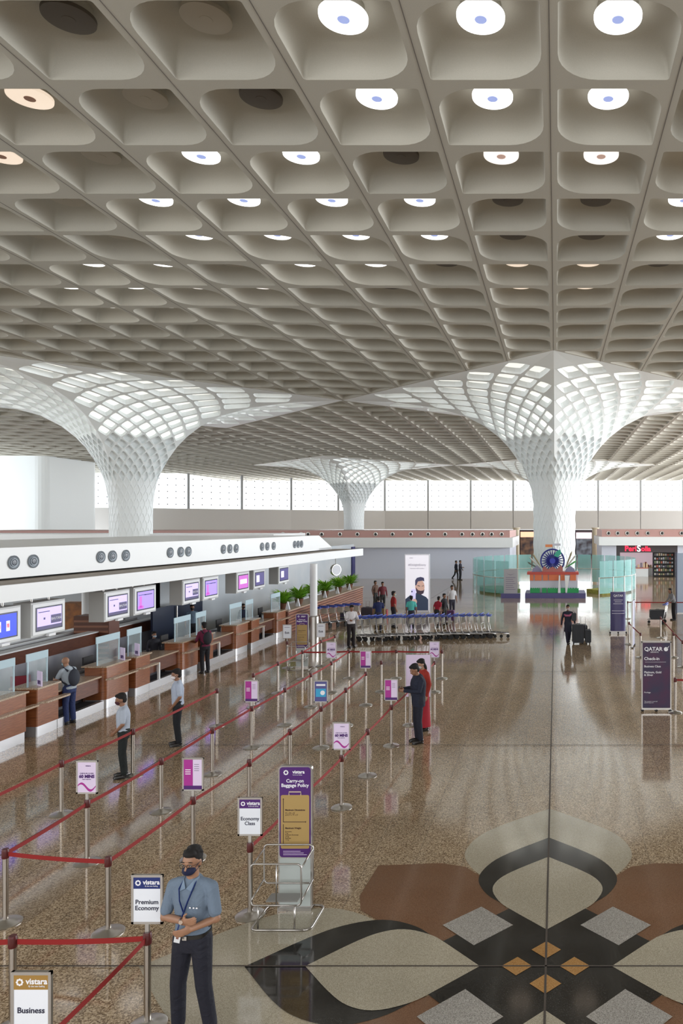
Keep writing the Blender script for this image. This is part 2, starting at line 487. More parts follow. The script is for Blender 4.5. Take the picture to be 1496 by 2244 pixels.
petal = smooth_half([(0, 2.66), (.50, 2.22), (.69, 1.98), (.76, 1.7), (.62, 1.36), (.475, 1.2), (0, .73)])
lobe_h = [(.93, 2.07), (1.18, 2.36), (1.54, 2.47), (2.4, 2.43)]
lobe = [(0.2, .9), (.5, 1.2)] + lobe_h + [(y, x) for x, y in reversed(lobe_h[:-1])] + [(1.2, .5), (.9, .2)]
Z = 0.002
inlay('inlay_outer_leaf', rot4(mirror(outer)), M_cream, Z)
inlay('inlay_lobe', rot4(lobe), M_brown, Z * 2)
inlay('inlay_black_band', rot4(mirror(band)), M_black, Z * 3)
inlay('inlay_centre', [[(1.7, 0), (0, 1.7), (-1.7, 0), (0, -1.7)]], M_black, Z * 4)
inlay('inlay_petal', rot4(mirror(petal)), M_cream, Z * 5)
dm = lambda cx, cy, r: [(cx + r, cy), (cx, cy + r), (cx - r, cy), (cx, cy - r)]
inlay('inlay_grey_diamond', [dm(sx * .84, sy * .83, .43) for sx in (1, -1) for sy in (1, -1)], M_grey, Z * 5)
inlay('inlay_orange_diamond', [dm(0, .31, .17), dm(0, -.31, .17), dm(.32, 0, .17), dm(-.32, 0, .17)], M_orange, Z * 6)
# other medallions sit further up the hall
mb = MB(); zz = .0135
mb.box(MC[0] - .012, MC[0] + .012, -2, 60, zz - .001, zz)
for k in range(0, 6): mb.box(-40, 20, MC[1] * (k + 1) - .01, MC[1] * (k + 1) + .01, zz - .001, zz)
for k in (-2, -1, 1): mb.box(MC[0] + k * 8.1 - .006, MC[0] + k * 8.1 + .006, 4, 60, zz - .0105, zz - .0095)
mb.build('floor_joint', mat('floor_joint', (0.07, 0.055, 0.045), .6), fl)
M_strip = granite('floor_strip', (0.31, 0.225, 0.145), (0.16, 0.105, 0.06), (0.50, 0.40, 0.29), tile=False)
MB().box(-7.0, -6.5, 9, 30, .001, .003).build('inlay_strip', M_strip, fl)
struct(MB().box(-75, 45, -11.5, -11, 0, ZC + 1).build('wall_near_blocker', mat('blocker_beige', (.45, .42, .37), .7)))  # unseen wall added behind the camera to keep sky light off the foreground
struct(MB().box(33, 33.5, -11, 22, 0, ZC + 1).build('wall_right_blocker', mat('blocker_beige', (.45, .42, .37), .7)))  # unseen wall added to darken the foreground; the hall would continue here

# ------------------------------------------------------------------ round lights set in the coffers
def M_em(n, c, s): return mat(n, (0.8, 0.8, 0.8), .5, emit=c, es=s)
LM = {'lit': M_em('light_disc_lit', (1, .98, .95), 2.6), 'warm': M_em('light_disc_warm', (1, .80, .62), .75), 'dim': M_em('light_disc_dim', (1, .93, .88), 1.0),
      'off': mat('light_disc_off', (.42, .39, .33), .6), 'dark': mat('light_disc_dark', (.10, .085, .07), .5)}
LB = {'lit': M_em('lens_blue', (.25, .40, .95), .7), 'warm': mat('lens_rose', (.55, .33, .26), .5), 'dim': M_em('lens_pink', (.75, .38, .32), .35), 'off': LM['off'], 'dark': LM['dark']}
WORD = {'lit': 'brightly lit white', 'warm': 'dim peach coloured', 'dim': 'softly lit pale', 'off': 'unlit grey', 'dark': 'dark unlit'}
rowsL = {-1: {-4: 'dark', -3: 'off', -2: 'lit', -1: 'lit', 0: 'lit'},
         0: {-5: 'warm', -4: 'off', -3: 'dark', -2: 'lit', -1: 'lit', 0: 'lit'},
         1: {-6: 'warm', -5: 'off', -4: 'lit', -3: 'lit', -2: 'dark', -1: 'dim', 0: 'dim', 1: 'warm'},
         2: {-6: 'off', -5: 'lit', -4: 'lit', -3: 'lit', -2: 'lit', -1: 'dark', 0: 'dark', 1: 'lit'},
         3: {-7: 'off', -6: 'off', -5: 'lit', -4: 'lit', -3: 'lit', -2: 'lit', -1: 'dark', 0: 'dark', 1: 'lit'},
         4: {-7: 'lit', -6: 'lit', -5: 'off', -4: 'lit', -3: 'lit', -2: 'dark', -1: 'warm', 0: 'warm', 1: 'dark'},
         5: {-8: 'lit', -7: 'lit', -6: 'dim', -5: 'dim', -4: 'off', -3: 'dark', -2: 'off', -1: 'warm', 0: 'warm', 1: 'off'},
         6: {-8: 'lit', -7: 'dim', -6: 'dim', -5: 'off', -4: 'off', -3: 'off', -2: 'off', -1: 'off', 0: 'off'}}
ORD = ['top', 'second', 'third', 'fourth', 'fifth', 'sixth', 'seventh', 'eighth', 'ninth', 'tenth', 'eleventh', 'twelfth', 'thirteenth', 'fourteenth', 'fifteenth', 'sixteenth', 'seventeenth', 'eighteenth', 'nineteenth', 'twentieth', 'twenty-first', 'twenty-second']
disc_me = {}
for k, row in rowsL.items():
    js = sorted(row, reverse=True)
    for i, j in enumerate(js):
        st = row[j]
        if st not in disc_me:
            a = MB().lathe([(.40, .0), (.465, .015), (.47, .05), (.47, .085), (.42, .10)], 36).build('ceiling_light', LM[st], smooth='auto')
            c_ = MB().lathe([(.40, .09), (.40, .31)], 24).build('mounting_ring', M_ceil, a, smooth='auto')
            b = MB().lathe([(.115, -.008), (.12, .0), (.115, .01)], 24).build('lens', LB[st], a, smooth='auto')
            disc_me[st] = (a, b, c_)
        else:
            a0, b0, c0 = disc_me[st]; a = a0.copy(); b = b0.copy(); c_ = c0.copy(); COL.objects.link(a); COL.objects.link(b); COL.objects.link(c_); b.parent = a; c_.parent = a
        a.location = (CX(j + .5), CD(k + .5), ZC + .46)
        pos = 'rightmost' if i == 0 else ORD[i] + ' from the right'
        tag(a, '%s round light in the %s coffer row, %s' % (WORD[st], ORD[k + 1] if k > -1 else 'topmost', pos), 'ceiling light', 'round lights in the ceiling coffers')
# ------------------------------------------------------------------ far end of the hall
M_glass = mat('window_glass', (0.95, 0.97, 1.0), 0.05, alpha=0.06)
M_dot = mat('glass_fixing', (0.35, 0.36, 0.38), 0.5)
M_mull = mat('mullion_grey', (0.30, 0.31, 0.32), 0.5)
M_band = mat('grey_wall_panel', (0.52, 0.50, 0.48), 0.6)
mull = [(-60, 122), (70, 125), (186, 127.5), (300, 131), (413, 136), (530, 142), (638, 148), (741, 153), (843, 157), (937.5, 157), (1031, 157), (1124, 157), (1217, 157), (1310, 157), (1403, 157), (1496, 157), (1590, 157), (1690, 157), (1790, 157)]
mpts = [(XD(x, d), d) for x, d in mull]
ZS, ZT = 7.74, ZC + .6
band = MB(); mul = MB(); sill = MB()
for i, (a, b) in enumerate(zip(mpts[:-1], mpts[1:])):
    ax, ay = a; bx, by = b; v = Vector((bx - ax, by - ay, 0)); L_ = v.length; ang = math.atan2(v.y, v.x)
    M = Matrix.Translation((ax, ay, 0)) @ Matrix.Rotation(ang, 4, 'Z')
    band.box(-.05, L_ + .05, 0, .6, 3.7, ZS, M)
    w = MB().box(.2, L_ - .2, .1, .14, ZS, ZT, M).build('window_%d' % (i + 1), M_glass); struct(w)
    dmb = MB()
    for u in range(6):
        for r in range(6):
            cx = L_ * (u + .5) / 6; cz = ZS + .75 + r * 1.18
            dmb.box(cx - .11, cx + .11, .03, .08, cz - .11, cz + .11, M)
    dmb.build('window_fixing', M_dot, w)
    mul.box(-.2, .2, -.1, .3, ZS, ZT, M)
struct(band.build('wall_far', M_band)); struct(mul.build('trim_1', M_mull))
# ------------------------------------------------------------------ low buildings at the end of the hall
M_lw = mat('lounge_wall', (0.70, 0.74, 0.86), 0.55)
M_wh = mat('white_panel', (0.85, 0.87, 0.88), 0.4)
M_pink = mat('pink_stone_band', (0.52, 0.30, 0.27), 0.5)
M_blk = mat('black_plastic', (0.015, 0.015, 0.018), 0.4)
M_dk = mat('dark_shop_wall', (0.05, 0.035, 0.04), 0.6)
M_steel = mat('brushed_steel', (0.62, 0.60, 0.57), 0.28, metal=1.0)
M_beige = mat('beige_column', (0.60, 0.52, 0.38), 0.5)
def ventm(): return None
DL = 65.5
xl, xr = XD(599, DL), XD(1117, DL)
w = MB().box(xl - 30, xr, DL, DL + 10, 0, 2.8).build('wall_lounge', M_lw); struct(w)
f = MB().box(xl - 30, xr + .3, DL - .9, DL + 10.2, 2.8, 3.68).build('trim_lounge', M_wh); struct(f)
p = MB().box(xl - 30, xr, DL - .3, DL + 10, 3.68, 4.29).build('trim_2', M_pink); struct(p)
def vents_on(px, d, z, parent, r=.17):
    for x in px:
        X = XD(x, d)
        o = MB().lathe([(r, 0), (r * 1.15, .02), (r * 1.1, .05), (r * .5, .06)], 16).build('air_vent', M_steel, parent); 
        o.data.transform(Matrix.Rotation(PI/2, 4, 'X')); o.location = (X, d, z)
        q = MB().lathe([(r * .7, 0), (r * .3, .02)], 14).build('vent_core', M_blk, o); q.data.transform(Matrix.Rotation(PI/2, 4, 'X')); q.location = (0, -.061, 0)
vents_on([620, 660, 675, 705, 745, 783, 823, 860, 900, 938, 975, 1012, 1035, 1057, 1077, 1099], DL - .31, 3.98, p)
# right hand side with the shop
DR = 67.0; xl2 = XD(1318, DR)
w = MB().box(xl2, XD(1350, DR), DR, DR + 8, 0, 2.95).box(XD(1484, DR), XD(1700, DR), DR, DR + 8, 0, 2.95).build('wall_shop', M_lw); struct(w)
f = MB().box(xl2 - .3, XD(1700, DR), DR - .9, DR + 8, 2.95, 3.72).build('trim_shop', M_wh); struct(f)
p = MB().box(xl2, XD(1700, DR), DR - .3, DR + 8, 3.72, 4.38).build('trim_3', M_pink); struct(p)
vents_on([1333, 1353, 1374, 1396, 1419, 1450, 1493], DR - .31, 4.05, p)
M_shopdark = mat('shop_frame_dark', (0.06, 0.05, 0.055), .4)
sf = MB().box(XD(1350, DR), XD(1484, DR), DR, DR + .3, 2.28, 2.95).box(XD(1350, DR), XD(1358, DR), DR, DR + .3, 0, 2.28).build('wall_shop_fascia', M_shopdark); struct(sf)
M_pinkglow = mat('shop_interior', (0.75, 0.62, 0.66), .6, emit=(1, .78, .85), es=.35)
struct(MB().box(XD(1350, DR), XD(1484, DR), DR + 4.5, DR + 4.7, 0, 2.9).build('wall_shop_back', M_pinkglow))
struct(MB().box(XD(1350, DR), XD(1484, DR), DR + .3, DR + 4.5, 2.5, 2.6).build('ceiling_shop', M_wh))
M_redneon = mat('red_neon', (.8, .02, .04), .4, emit=(1, .02, .06), es=2.2); M_whneon = mat('white_neon', (.9, .9, .9), .4, emit=(1, .95, 1), es=1.6)
sg = thing('shop_sign', 'red glowing shop sign with a white S above the shop entrance', 'sign', (XD(1396, DR), DR - .02, 2.62))
text('Peri', .68, M_redneon, sg, (-.62, -.03, 0), bold=.012, ext=.02); text('S', .8, M_whneon, sg, (.13, -.05, 0), bold=.012, ext=.02); text('olla', .62, M_redneon, sg, (.78, -.03, -.02), bold=.012, ext=.02)
# shelves and goods
def gm(i): return mat('goods_%d' % i, [(.75, .70, .66), (.62, .18, .12), (.80, .62, .40), (.25, .22, .26), (.70, .72, .78), (.30, .36, .20)][i], .5)
sh = thing('shop_shelf', 'tall black shop shelf filled with small goods under the dark fascia', 'shelf', (XD(1458, DR), DR + 1.2, 0))
mb = MB().box(-.95, .95, .35, .4, 0, 2.25).box(-1, -.93, -.05, .4, 0, 2.3).box(.93, 1, -.05, .4, 0, 2.3)
mb.build('shelf_frame', M_blk, sh)
for r in range(6): MB().box(-.93, .93, -.05, .35, .10 + r * .36, .13 + r * .36).build('shelf_board', M_blk, sh)
for r in range(6):
    for c in range(9):
        g = MB().box(-.07, .07, -.05, .05, 0, random.uniform(.14, .27)).build('packaged_goods', gm((r * 5 + c * 3 + random.randint(0, 2)) % 6), loc=(XD(1458, DR) - .8 + c * .2, DR + 1.27, .131 + r * .36))
        tag(g, 'small packet on the black shop shelf, %s board up, %s from the left' % (['lowest', 'second', 'third', 'fourth', 'fifth', 'topmost'][r], 'first' if c == 0 else ORD[c]), 'packet', 'packets on the shop shelf')
for i, (px, w_, c) in enumerate(((1405, 1.6, 1), (1425, .9, 2), (1372, 1.3, 3))):
    t = thing('display_table', ['red-topped goods table in the shop entrance', 'ochre goods table beside the shop shelf', 'dark goods table at the left side of the shop'][i], 'table', (XD(px, DR), DR + 1.3 + i * .9, 0))
    MB().box(-w_/2, w_/2, -.3, .3, .75, .82).build('table_top', gm(c), t); MB().box(-w_/2 + .05, w_/2 - .05, -.25, .25, 0, .75).build('table_body', M_wh, t)
    for q in range(6):
        g = MB().box(-.08, .08, -.08, .08, 0, random.uniform(.15, .5)).build('packaged_goods', gm(random.randint(0, 5)), loc=(XD(px, DR) - w_/2 + .15 + q * (w_ - .3) / 5, DR + 1.3 + i * .9, .82))
        tag(g, 'small box on the %s goods table, %s from the left' % (['red-topped', 'ochre', 'dark'][i], 'first' if q == 0 else ORD[q]), 'packet', 'boxes on the shop tables')
# hall beyond the column, with shops
struct(MB().box(-60, 40, 112, 112.5, 0, 4.0).build('wall_back', M_dk))
def shopfront(px0, px1, d, z0, z1, col, es, lab, i):
    t = thing('shopfront', lab, 'shop', (XD((px0 + px1) / 2, d), d, 0)); w_ = XD(px1, d) - XD(px0, d)
    MB().box(-w_/2, w_/2, 0, .2, z0, z1).build('sign_board', mat('shopfront_%d' % i, col, .5, emit=col, es=es), t)
    MB().box(-w_/2, w_/2, .05, .3, 0, z0).build('shop_window', mat('shopwindow_%d' % (i % 3), [(.28, .16, .10), (.22, .25, .30), (.35, .2, .22)][i % 3], .4, noise=(1.2, (.05, .04, .05), 1)), t)
    return t
shopfront(1140, 1170, 110, 2.9, 3.7, (.95, .55, .35), .9, 'distant shopfront with an orange lit sign left of the big column', 0)
shopfront(1262, 1296, 110, 2.7, 3.6, (1, .72, .78), 1.3, 'distant shopfront with a pink-white lit sign right of the big column', 1)
shopfront(1117, 1130, 108, 2.4, 3.2, (.65, .12, .12), .5, 'narrow distant red shopfront beside the lounge corner', 2)
for i, px in enumerate((1131, 1304)):
    o = MB().lathe([(.34, 0), (.34, 4.3), (.42, 4.4), (.42, 4.5)], 20).build('round_column', M_beige, smooth='auto', loc=(XD(px, 80), 80, 0))
    tag(o, ['beige round column left of the big white column', 'beige round column right of the big white column'][i], 'column')
# glass ring around the column
M_teal = mat('tinted_glass', (0.28, 0.62, 0.60), 0.05, alpha=0.42, emit=(.3, .6, .58), es=0.0)
CCX, CCY, RG = CX(0), CD(15), 6.1
ring = thing('glass_screen', 'tall curved teal glass screen standing around the big white column', 'glass screen', (CCX, CCY, 0))
for a0 in range(0, 360, 12):
    if 240 <= a0 < 300: continue
    pts = [(RG * math.cos(math.radians(a)), RG * math.sin(math.radians(a))) for a in (a0 + .6, a0 + 4, a0 + 8, a0 + 11.4)]
    mb = MB(); n = len(pts)
    vs = [(x, y, z) for z in (.12, 2.35) for x, y in pts] + [(x * .998, y * .998, z) for z in (.12, 2.35) for x, y in pts]
    fs = [(i, i + 1, n + i + 1, n + i) for i in range(n - 1)] + [(2 * n + i, 3 * n + i, 3 * n + i + 1, 2 * n + i + 1) for i in range(n - 1)]
    mb.add(vs, fs); mb.build('glass_pane', M_teal, ring)
    MB().tube([(RG * math.cos(math.radians(a0)), RG * math.sin(math.radians(a0)), 0), (RG * math.cos(math.radians(a0)), RG * math.sin(math.radians(a0)), 1.25)], .035, 8).build('post', M_steel, ring)
rail = MB(); rail.tube([(RG * math.cos(math.radians(a)), RG * math.sin(math.radians(a)), 1.2) for a in range(-60, 241, 5)], .03, 6); rail.build('handrail', M_steel, ring)
for i, (a0, a1, col) in enumerate(((185, 232, (.10, .15, .05)), (306, 330, (.26, .25, .05)))):
    g = MB(); arc = [math.radians(a) for a in np.linspace(a0, a1, 10)]
    g.prism([((RG - .5) * math.cos(a), (RG - .5) * math.sin(a)) for a in arc] + [((RG - 2.2) * math.cos(a), (RG - 2.2) * math.sin(a)) for a in reversed(arc)], 0, .28, 'z')
    o = g.build('planting_bed', mat('planting_%d' % i, col, .9, noise=(8, tuple(c * 1.6 for c in col), 3)), loc=(CCX, CCY, 0)); tag(o, ['dark green low planting bed behind the left glass panes', 'yellow-green low planting bed behind the right glass panes'][i], 'planting')
# back hall behind left
struct(MB().prism(rrect(XD(-260, 100), XD(96, 100), 100, 112, 1.2), 0, ZC + .3, 'z').build('wall_left_block', M_white))
c2 = MB().box(-62, XD(599, 55), 55, 62, 2.9, 4.13).build('far_canopy', M_wh); tag(c2, 'plain white canopy of the next check-in island, above the near canopy', 'canopy')
for px in (190, -60):
    pass

# ------------------------------------------------------------------ poster light box
PD_ = 40.5
bx = thing('poster_light_box', 'tall backlit poster of a bearded man holding up a phone', 'poster', (XD(913.5, PD_), PD_, 0))
MB().box(-.69, .69, 0, .18, 0, 3.22).build('frame', mat('poster_frame', (.75, .75, .8), .3, metal=.4), bx)
ps = MB().box(-.64, .64, -.012, .0, .12, 3.16).build('poster', mat('poster_face', (.85, .84, .9), .5, emit=(.93, .91, 1), es=.55), bx)
def flat(poly, m, y, nm, par): return MB().prism(poly, y - .002, y, 'y').build(nm, m, par)
E = lambda n, c, s=.55: mat(n, c, .6, emit=c, es=s)
def ov(cx, cz, rx, rz_, n=20): return [(cx + rx * math.cos(2 * PI * i / n), cz + rz_ * math.sin(2 * PI * i / n)) for i in range(n)]
flat([(-.64, .12), (.62, .12), (.62, .72), (.50, .86), (.25, .98), (.2, 1.15), (.0, 1.15), (-.1, 1.0), (-.35, .98), (-.55, .82), (-.64, .74)], E('poster_jacket', (.035, .05, .09)), -.014, 'printed_jacket', ps)
flat(ov(.16, 1.42, .26, .40), E('poster_skin', (.62, .40, .33)), -.017, 'printed_face', ps)
flat([(-.05, 1.2), (.0, 1.05), (.2, .98), (.36, 1.06), (.42, 1.3), (.36, 1.22), (.2, 1.2), (.05, 1.24), (-.06, 1.4)], E('poster_beard', (.06, .04, .06)), -.020, 'printed_beard', ps)
flat([(-.1, 1.5), (-.1, 1.78), (.0, 1.92), (.2, 1.97), (.38, 1.92), (.41, 1.72), (.3, 1.76), (.05, 1.72), (-.04, 1.5)], E('poster_hair', (.06, .06, .12)), -.020, 'printed_hair', ps)
flat([(.02, 1.47), (.17, 1.44), (.17, 1.47), (.04, 1.51)], E('poster_beard', (.06, .04, .06)), -.021, 'printed_brow', ps); flat([(.26, 1.44), (.38, 1.47), (.38, 1.50), (.27, 1.47)], E('poster_beard', (.06, .04, .06)), -.021, 'printed_brow', ps)
flat([(-.38, .68), (-.08, .66), (-.06, 1.28), (-.3, 1.3)], E('poster_phone', (.62, .58, .88), .7), -.024, 'printed_phone', ps)
flat(ov(-.28, 1.16, .04, .05), E('poster_hair', (.06, .06, .12)), -.027, 'printed_lens', ps)
flat(ov(-.13, .6, .13, .16), E('poster_skin', (.62, .40, .33)), -.026, 'printed_hand', ps)
M_ink = mat('grey_ink', (.25, .22, .3), .6)
text('vivo', .12, M_ink, ps, (-.32, -.015, 3.02), name='lettering'); text('#DelightEvery', .17, M_ink, ps, (0, -.015, 2.63)); text('moment with camera', .09, M_ink, ps, (0, -.015, 2.44))

# ------------------------------------------------------------------ tricolour wheel display
DD = 48.2; k_ = DD / F
dp = thing('wheel_display', 'tricolour festive display with a navy spoked wheel on a purple-blue platform', 'display', (XD(1216, DD), DD, 0))
lx = lambda px: (px - 1216) * k_
lz = lambda py: (1311 - py) * k_
M_navy = mat('display_navy', (.02, .03, .25), .4); M_saf = mat('display_saffron', (.75, .20, .08), .5); M_gr = mat('display_green', (.02, .35, .10), .5)
M_plat = mat('platform_blue', (.08, .07, .22), .4); M_dred = mat('display_red', (.55, .08, .06), .5); M_mono = mat('display_grey', (.62, .64, .74), .5)
MB().box(lx(1150), lx(1283), 0, 2.4, 0, .33).build('platform', M_plat, dp)
MB().box(lx(1160), lx(1266), .5, 1.6, .33, 1.62).build('block', M_mono, dp)
MB().box(lx(1154), lx(1268), .35, 1.7, lz(1260), lz(1254.5)).build('red_beam', M_dred, dp)
for a, b in ((1160, 1168), (1171, 1186), (1189, 1200), (1202, 1224), (1228, 1237), (1249, 1262)):
    MB().box(lx(a), lx(b), .40, .5, lz(1273), lz(1260)).build('saffron_panel', M_saf, dp)
for a, b in ((1161, 1182), (1187, 1197), (1199, 1222), (1227, 1238), (1241, 1268)):
    n = 9; poly = [(lx(a), .33), (lx(b), .33)]
    for i in range(n, -1, -1): poly.append((lx(a) + (lx(b) - lx(a)) * i / n, lz(1291) + .07 * (i % 2)))
    MB().prism(poly, .34, .44, 'y').build('green_cutout', M_gr, dp)
MB().prism([(lx(1224), lz(1262)), (lx(1227), lz(1262)), (lx(1228), lz(1300)), (lx(1222), lz(1300))], .30, .36, 'y').build('white_pillar', M_wh, dp)
MB().prism([(lx(1237), lz(1262)), (lx(1248), lz(1262)), (lx(1242), lz(1300)), (lx(1239), lz(1300))], .30, .36, 'y').build('white_pillar', M_wh, dp)
# fort front
poly = [(lx(1188), lz(1257)), (lx(1188), lz(1246)), (lx(1192), lz(1242)), (lx(1196), lz(1246)), (lx(1200), lz(1249)), (lx(1210), lz(1243)), (lx(1220), lz(1249)), (lx(1224), lz(1243)), (lx(1229), lz(1240)), (lx(1233), lz(1246)), (lx(1233), lz(1257))]
MB().prism(poly, .6, .9, 'y').build('fort_cutout', mat('fort_red', (.45, .17, .15), .6), dp)
for (a, b, c) in ((1163, 1187, 1175), (1237, 1262, 1249)):
    MB().prism([(lx(a), lz(1256)), (lx(b), lz(1256)), (lx(b) - .1, lz(1248)), (lx(c), lz(1241)), (lx(a) + .1, lz(1248))], .7, 1.1, 'y').build('grey_dome', mat('dome_grey', (.25, .27, .42), .5), dp)
wh = MB(); R_ = .78; cz = lz(1231); 
wh.tube([(R_ * math.cos(a), 1.2, cz + R_ * math.sin(a)) for a in np.linspace(0, 2 * PI, 49)], .055, 8)
whl = wh.build('wheel_rim', M_navy, dp, smooth=True); whl.location.x = lx(1210)
for i in range(24):
    a = 2 * PI * i / 24
    MB().tube([(.15 * math.cos(a), 1.2, cz + .15 * math.sin(a)), (.38 * math.cos(a), 1.2, cz + .38 * math.sin(a)), (.76 * math.cos(a), 1.2, cz + .76 * math.sin(a))], [.035, .06, .018], 6).build('spoke', M_navy, whl)
hub = MB().lathe([(.19, 0), (.20, .04), (.19, .12)], 24); o = hub.build('hub', mat('hub_blue', (.04, .06, .5), .4), whl); o.data.transform(Matrix.Rotation(PI/2, 4, 'X')); o.location = (0, 1.22, cz)
MB().tube([(0, 0, 0), (0, 0, .5)], .012, 6).build('flag_pole', M_navy, dp).location = (lx(1210), 1.15, lz(1215))
MB().box(lx(1194), lx(1210), 1.1, 1.14, lz(1200), lz(1194)).build('saffron_banner', mat('banner_orange', (.8, .28, .1), .5), dp)
MB().box(lx(1210), lx(1228), 1.1, 1.14, lz(1197), lz(1192)).build('white_banner', M_mono, dp)
MB().prism([(lx(1213), lz(1219)), (lx(1222), lz(1223)), (lx(1230), lz(1214)), (lx(1227), lz(1205)), (lx(1218), lz(1210))], 1.05, 1.12, 'y').build('green_map', mat('map_green', (.05, .42, .30), .5), dp)
for (a, b, c) in (((1239, 1247), (1254, 1208), (.30, .26, .15)), ((1240, 1246), (1263, 1217), (.55, .55, .5)), ((1238, 1247), (1264, 1230), (.10, .40, .12)), ((1184, 1244), (1165, 1214), (.30, .26, .15)), ((1182, 1246), (1158, 1222), (.55, .55, .5)), ((1180, 1248), (1154, 1233), (.12, .16, .13))):
    A = Vector((lx(a[0]), 1.0, lz(a[1]))); B = Vector((lx(b[0]), 1.0, lz(b[1])))
    MB().tube([A, A + (B - A) * .3, A + (B - A) * .85, B], [.015, .05, .06, .004], 7).build('ray', mat('ray_%.2f' % c[0], c, .5), dp)
sb = thing('notice_stand', 'grey text board on a dark blue plinth left of the wheel display', 'sign', (XD(1118, DD), DD, 0))
MB().box(-.63, .63, 0, .5, 0, .3).build('plinth', M_plat, sb); b = MB().box(-.45, .45, .2, .26, .3, 1.9).build('board', mat('board_grey', (.42, .41, .44), .5), sb)
for r in range(7): MB().box(-.32, .32 - .08 * (r % 3), .194, .199, .55 + r * .13, .59 + r * .13).build('printed_line', M_ink, b)
MB().prism([(-.3, 1.62), (0, 1.5), (.3, 1.62), (.05, 1.56), (0, 1.54), (-.05, 1.56)], .19, .199, 'y').build('emblem', M_ink, b)
# blue-white board at the right edge
bb = thing('display_board', 'pale blue upright board cut off by the right edge of the picture', 'board', (XD(1483, 40), 40, 0))
MB().box(0, 1.6, 0, .1, 0.05, 3.3).build('panel', mat('pale_blue_panel', (.50, .60, .76), .5), bb); MB().box(-.06, 0, -.03, .13, 0, 3.36).build('frame', mat('board_frame', (.08, .08, .14), .4), bb)
# ------------------------------------------------------------------ check-in island
M_wood = wood('red_brown_wood', (.17, .050, .018), (.33, .115, .042), .28)
M_wood2 = wood('dark_red_wood', (.075, .022, .012), (.17, .052, .024), .3)
M_stone = mat('speckled_stone_top', (.26, .17, .10), .25, noise=(60, (.60, .48, .36), 3))
M_pl = mat('satin_steel_plinth', (.60, .60, .62), .3, metal=.75)
M_darkgrey = mat('dark_grey', (.06, .06, .07), .5)
M_acr = mat('clear_acrylic', (.75, .88, .92), .05, alpha=.16)
M_hdr = mat('frosted_header', (.55, .72, .80), .35, alpha=.85)
M_lil = mat('lilac_paper', (.78, .66, .88), .6); M_magenta = mat('magenta_print', (.42, .03, .30), .5); M_purple = mat('purple_print', (.075, .015, .16), .4)
M_paper = mat('white_paper', (.82, .85, .92), .5); M_txt = mat('dark_text', (.03, .03, .06), .5); M_wtxt = mat('white_text', (.9, .9, .95), .5)
def path_prism(pts, z0, z1, w, name, m, par):    # slab following a plan path; pts (x, y), w = thickness to the left (-x)
    n = len(pts); mb = MB()
    vs = [(x, y, z) for z in (z0, z1) for x, y in pts] + [(x - w, y, z) for z in (z0, z1) for x, y in pts]
    fs = []
    for i in range(n - 1):
        a, b = i, i + 1
        fs += [(a, b, n + b, n + a), (2 * n + a, 3 * n + a, 3 * n + b, 2 * n + b), (n + a, n + b, 3 * n + b, 3 * n + a), (a, 2 * n + a, 2 * n + b, b)]
    fs += [(0, n, 3 * n, 2 * n), (n - 1, 3 * n - 1, 4 * n - 1, 2 * n - 1)]
    mb.add(vs, fs); return mb.build(name, m, par)
cn = thing('check_in_canopy', 'long white canopy over the check-in desks with round air nozzles in its upper band', 'canopy', (-14, 25, 0))
off = lambda P: [(x + 14, y - 25) for x, y in P]
low = [(-12.55, 8.5), (-12.2, 12), (-11.9, 15.7), (-11.52, 20), (-11.2, 25), (-10.98, 30), (-10.85, 35), (-10.4, 39.5)]
upp = [(-14.1, 8.5), (-13.65, 12), (-13.2, 16.5), (-12.72, 21), (-12.22, 26.5), (-11.9, 31), (-11.65, 36)]
path_prism(off(low), 3.2, 3.57, .10, 'lower_fascia', M_wh, cn)
path_prism(off([(x - .11, y) for x, y in low]), 3.30, 3.40, 8.5, 'soffit', M_wh, cn)
path_prism(off([(x - .11, y) for x, y in low]), 3.46, 3.55, 1.45, 'slatted_ledge', mat('ledge_taupe', (.36, .31, .26), .6), cn)
up_ = path_prism(off(upp), 3.60, 4.33, 7.5, 'upper_fascia', M_wh, cn)
mb = MB(); mb.prism([(-11.65 + 14 - 7.5, 36 - 25), (-11.65 + 14, 36 - 25), (-11.5 + 14, 37.6 - 25), (-11.5 + 14 - 7.5, 37.6 - 25)], 3.60, 3.7, 'z')
mb.add([(2.35 - 7.5, 11, 4.33), (2.35, 11, 4.33), (2.5, 12.6, 3.7), (2.5 - 7.5, 12.6, 3.7), (2.35 - 7.5, 11, 3.6), (2.35, 11, 3.6), (2.5, 12.6, 3.6), (2.5 - 7.5, 12.6, 3.6)], [(0, 1, 2, 3), (1, 5, 6, 2), (4, 7, 6, 5), (0, 3, 7, 4), (2, 6, 7, 3)])
mb.build('sloped_end', M_wh, cn)
def on_path(px, path):
    for (x0, y0), (x1, y1) in zip(path[:-1], path[1:]):
        for t in np.linspace(0, 1, 40):
            x, y = x0 + (x1 - x0) * t, y0 + (y1 - y0) * t
            if VX + x * F / y >= px: return x, y, math.atan2(y1 - y0, x1 - x0)
    return x1, y1, PI/2
M_noz = mat('nozzle_ring', (.20, .23, .26), .45, metal=.2); M_noz2 = mat('nozzle_core', (.03, .04, .06), .3)
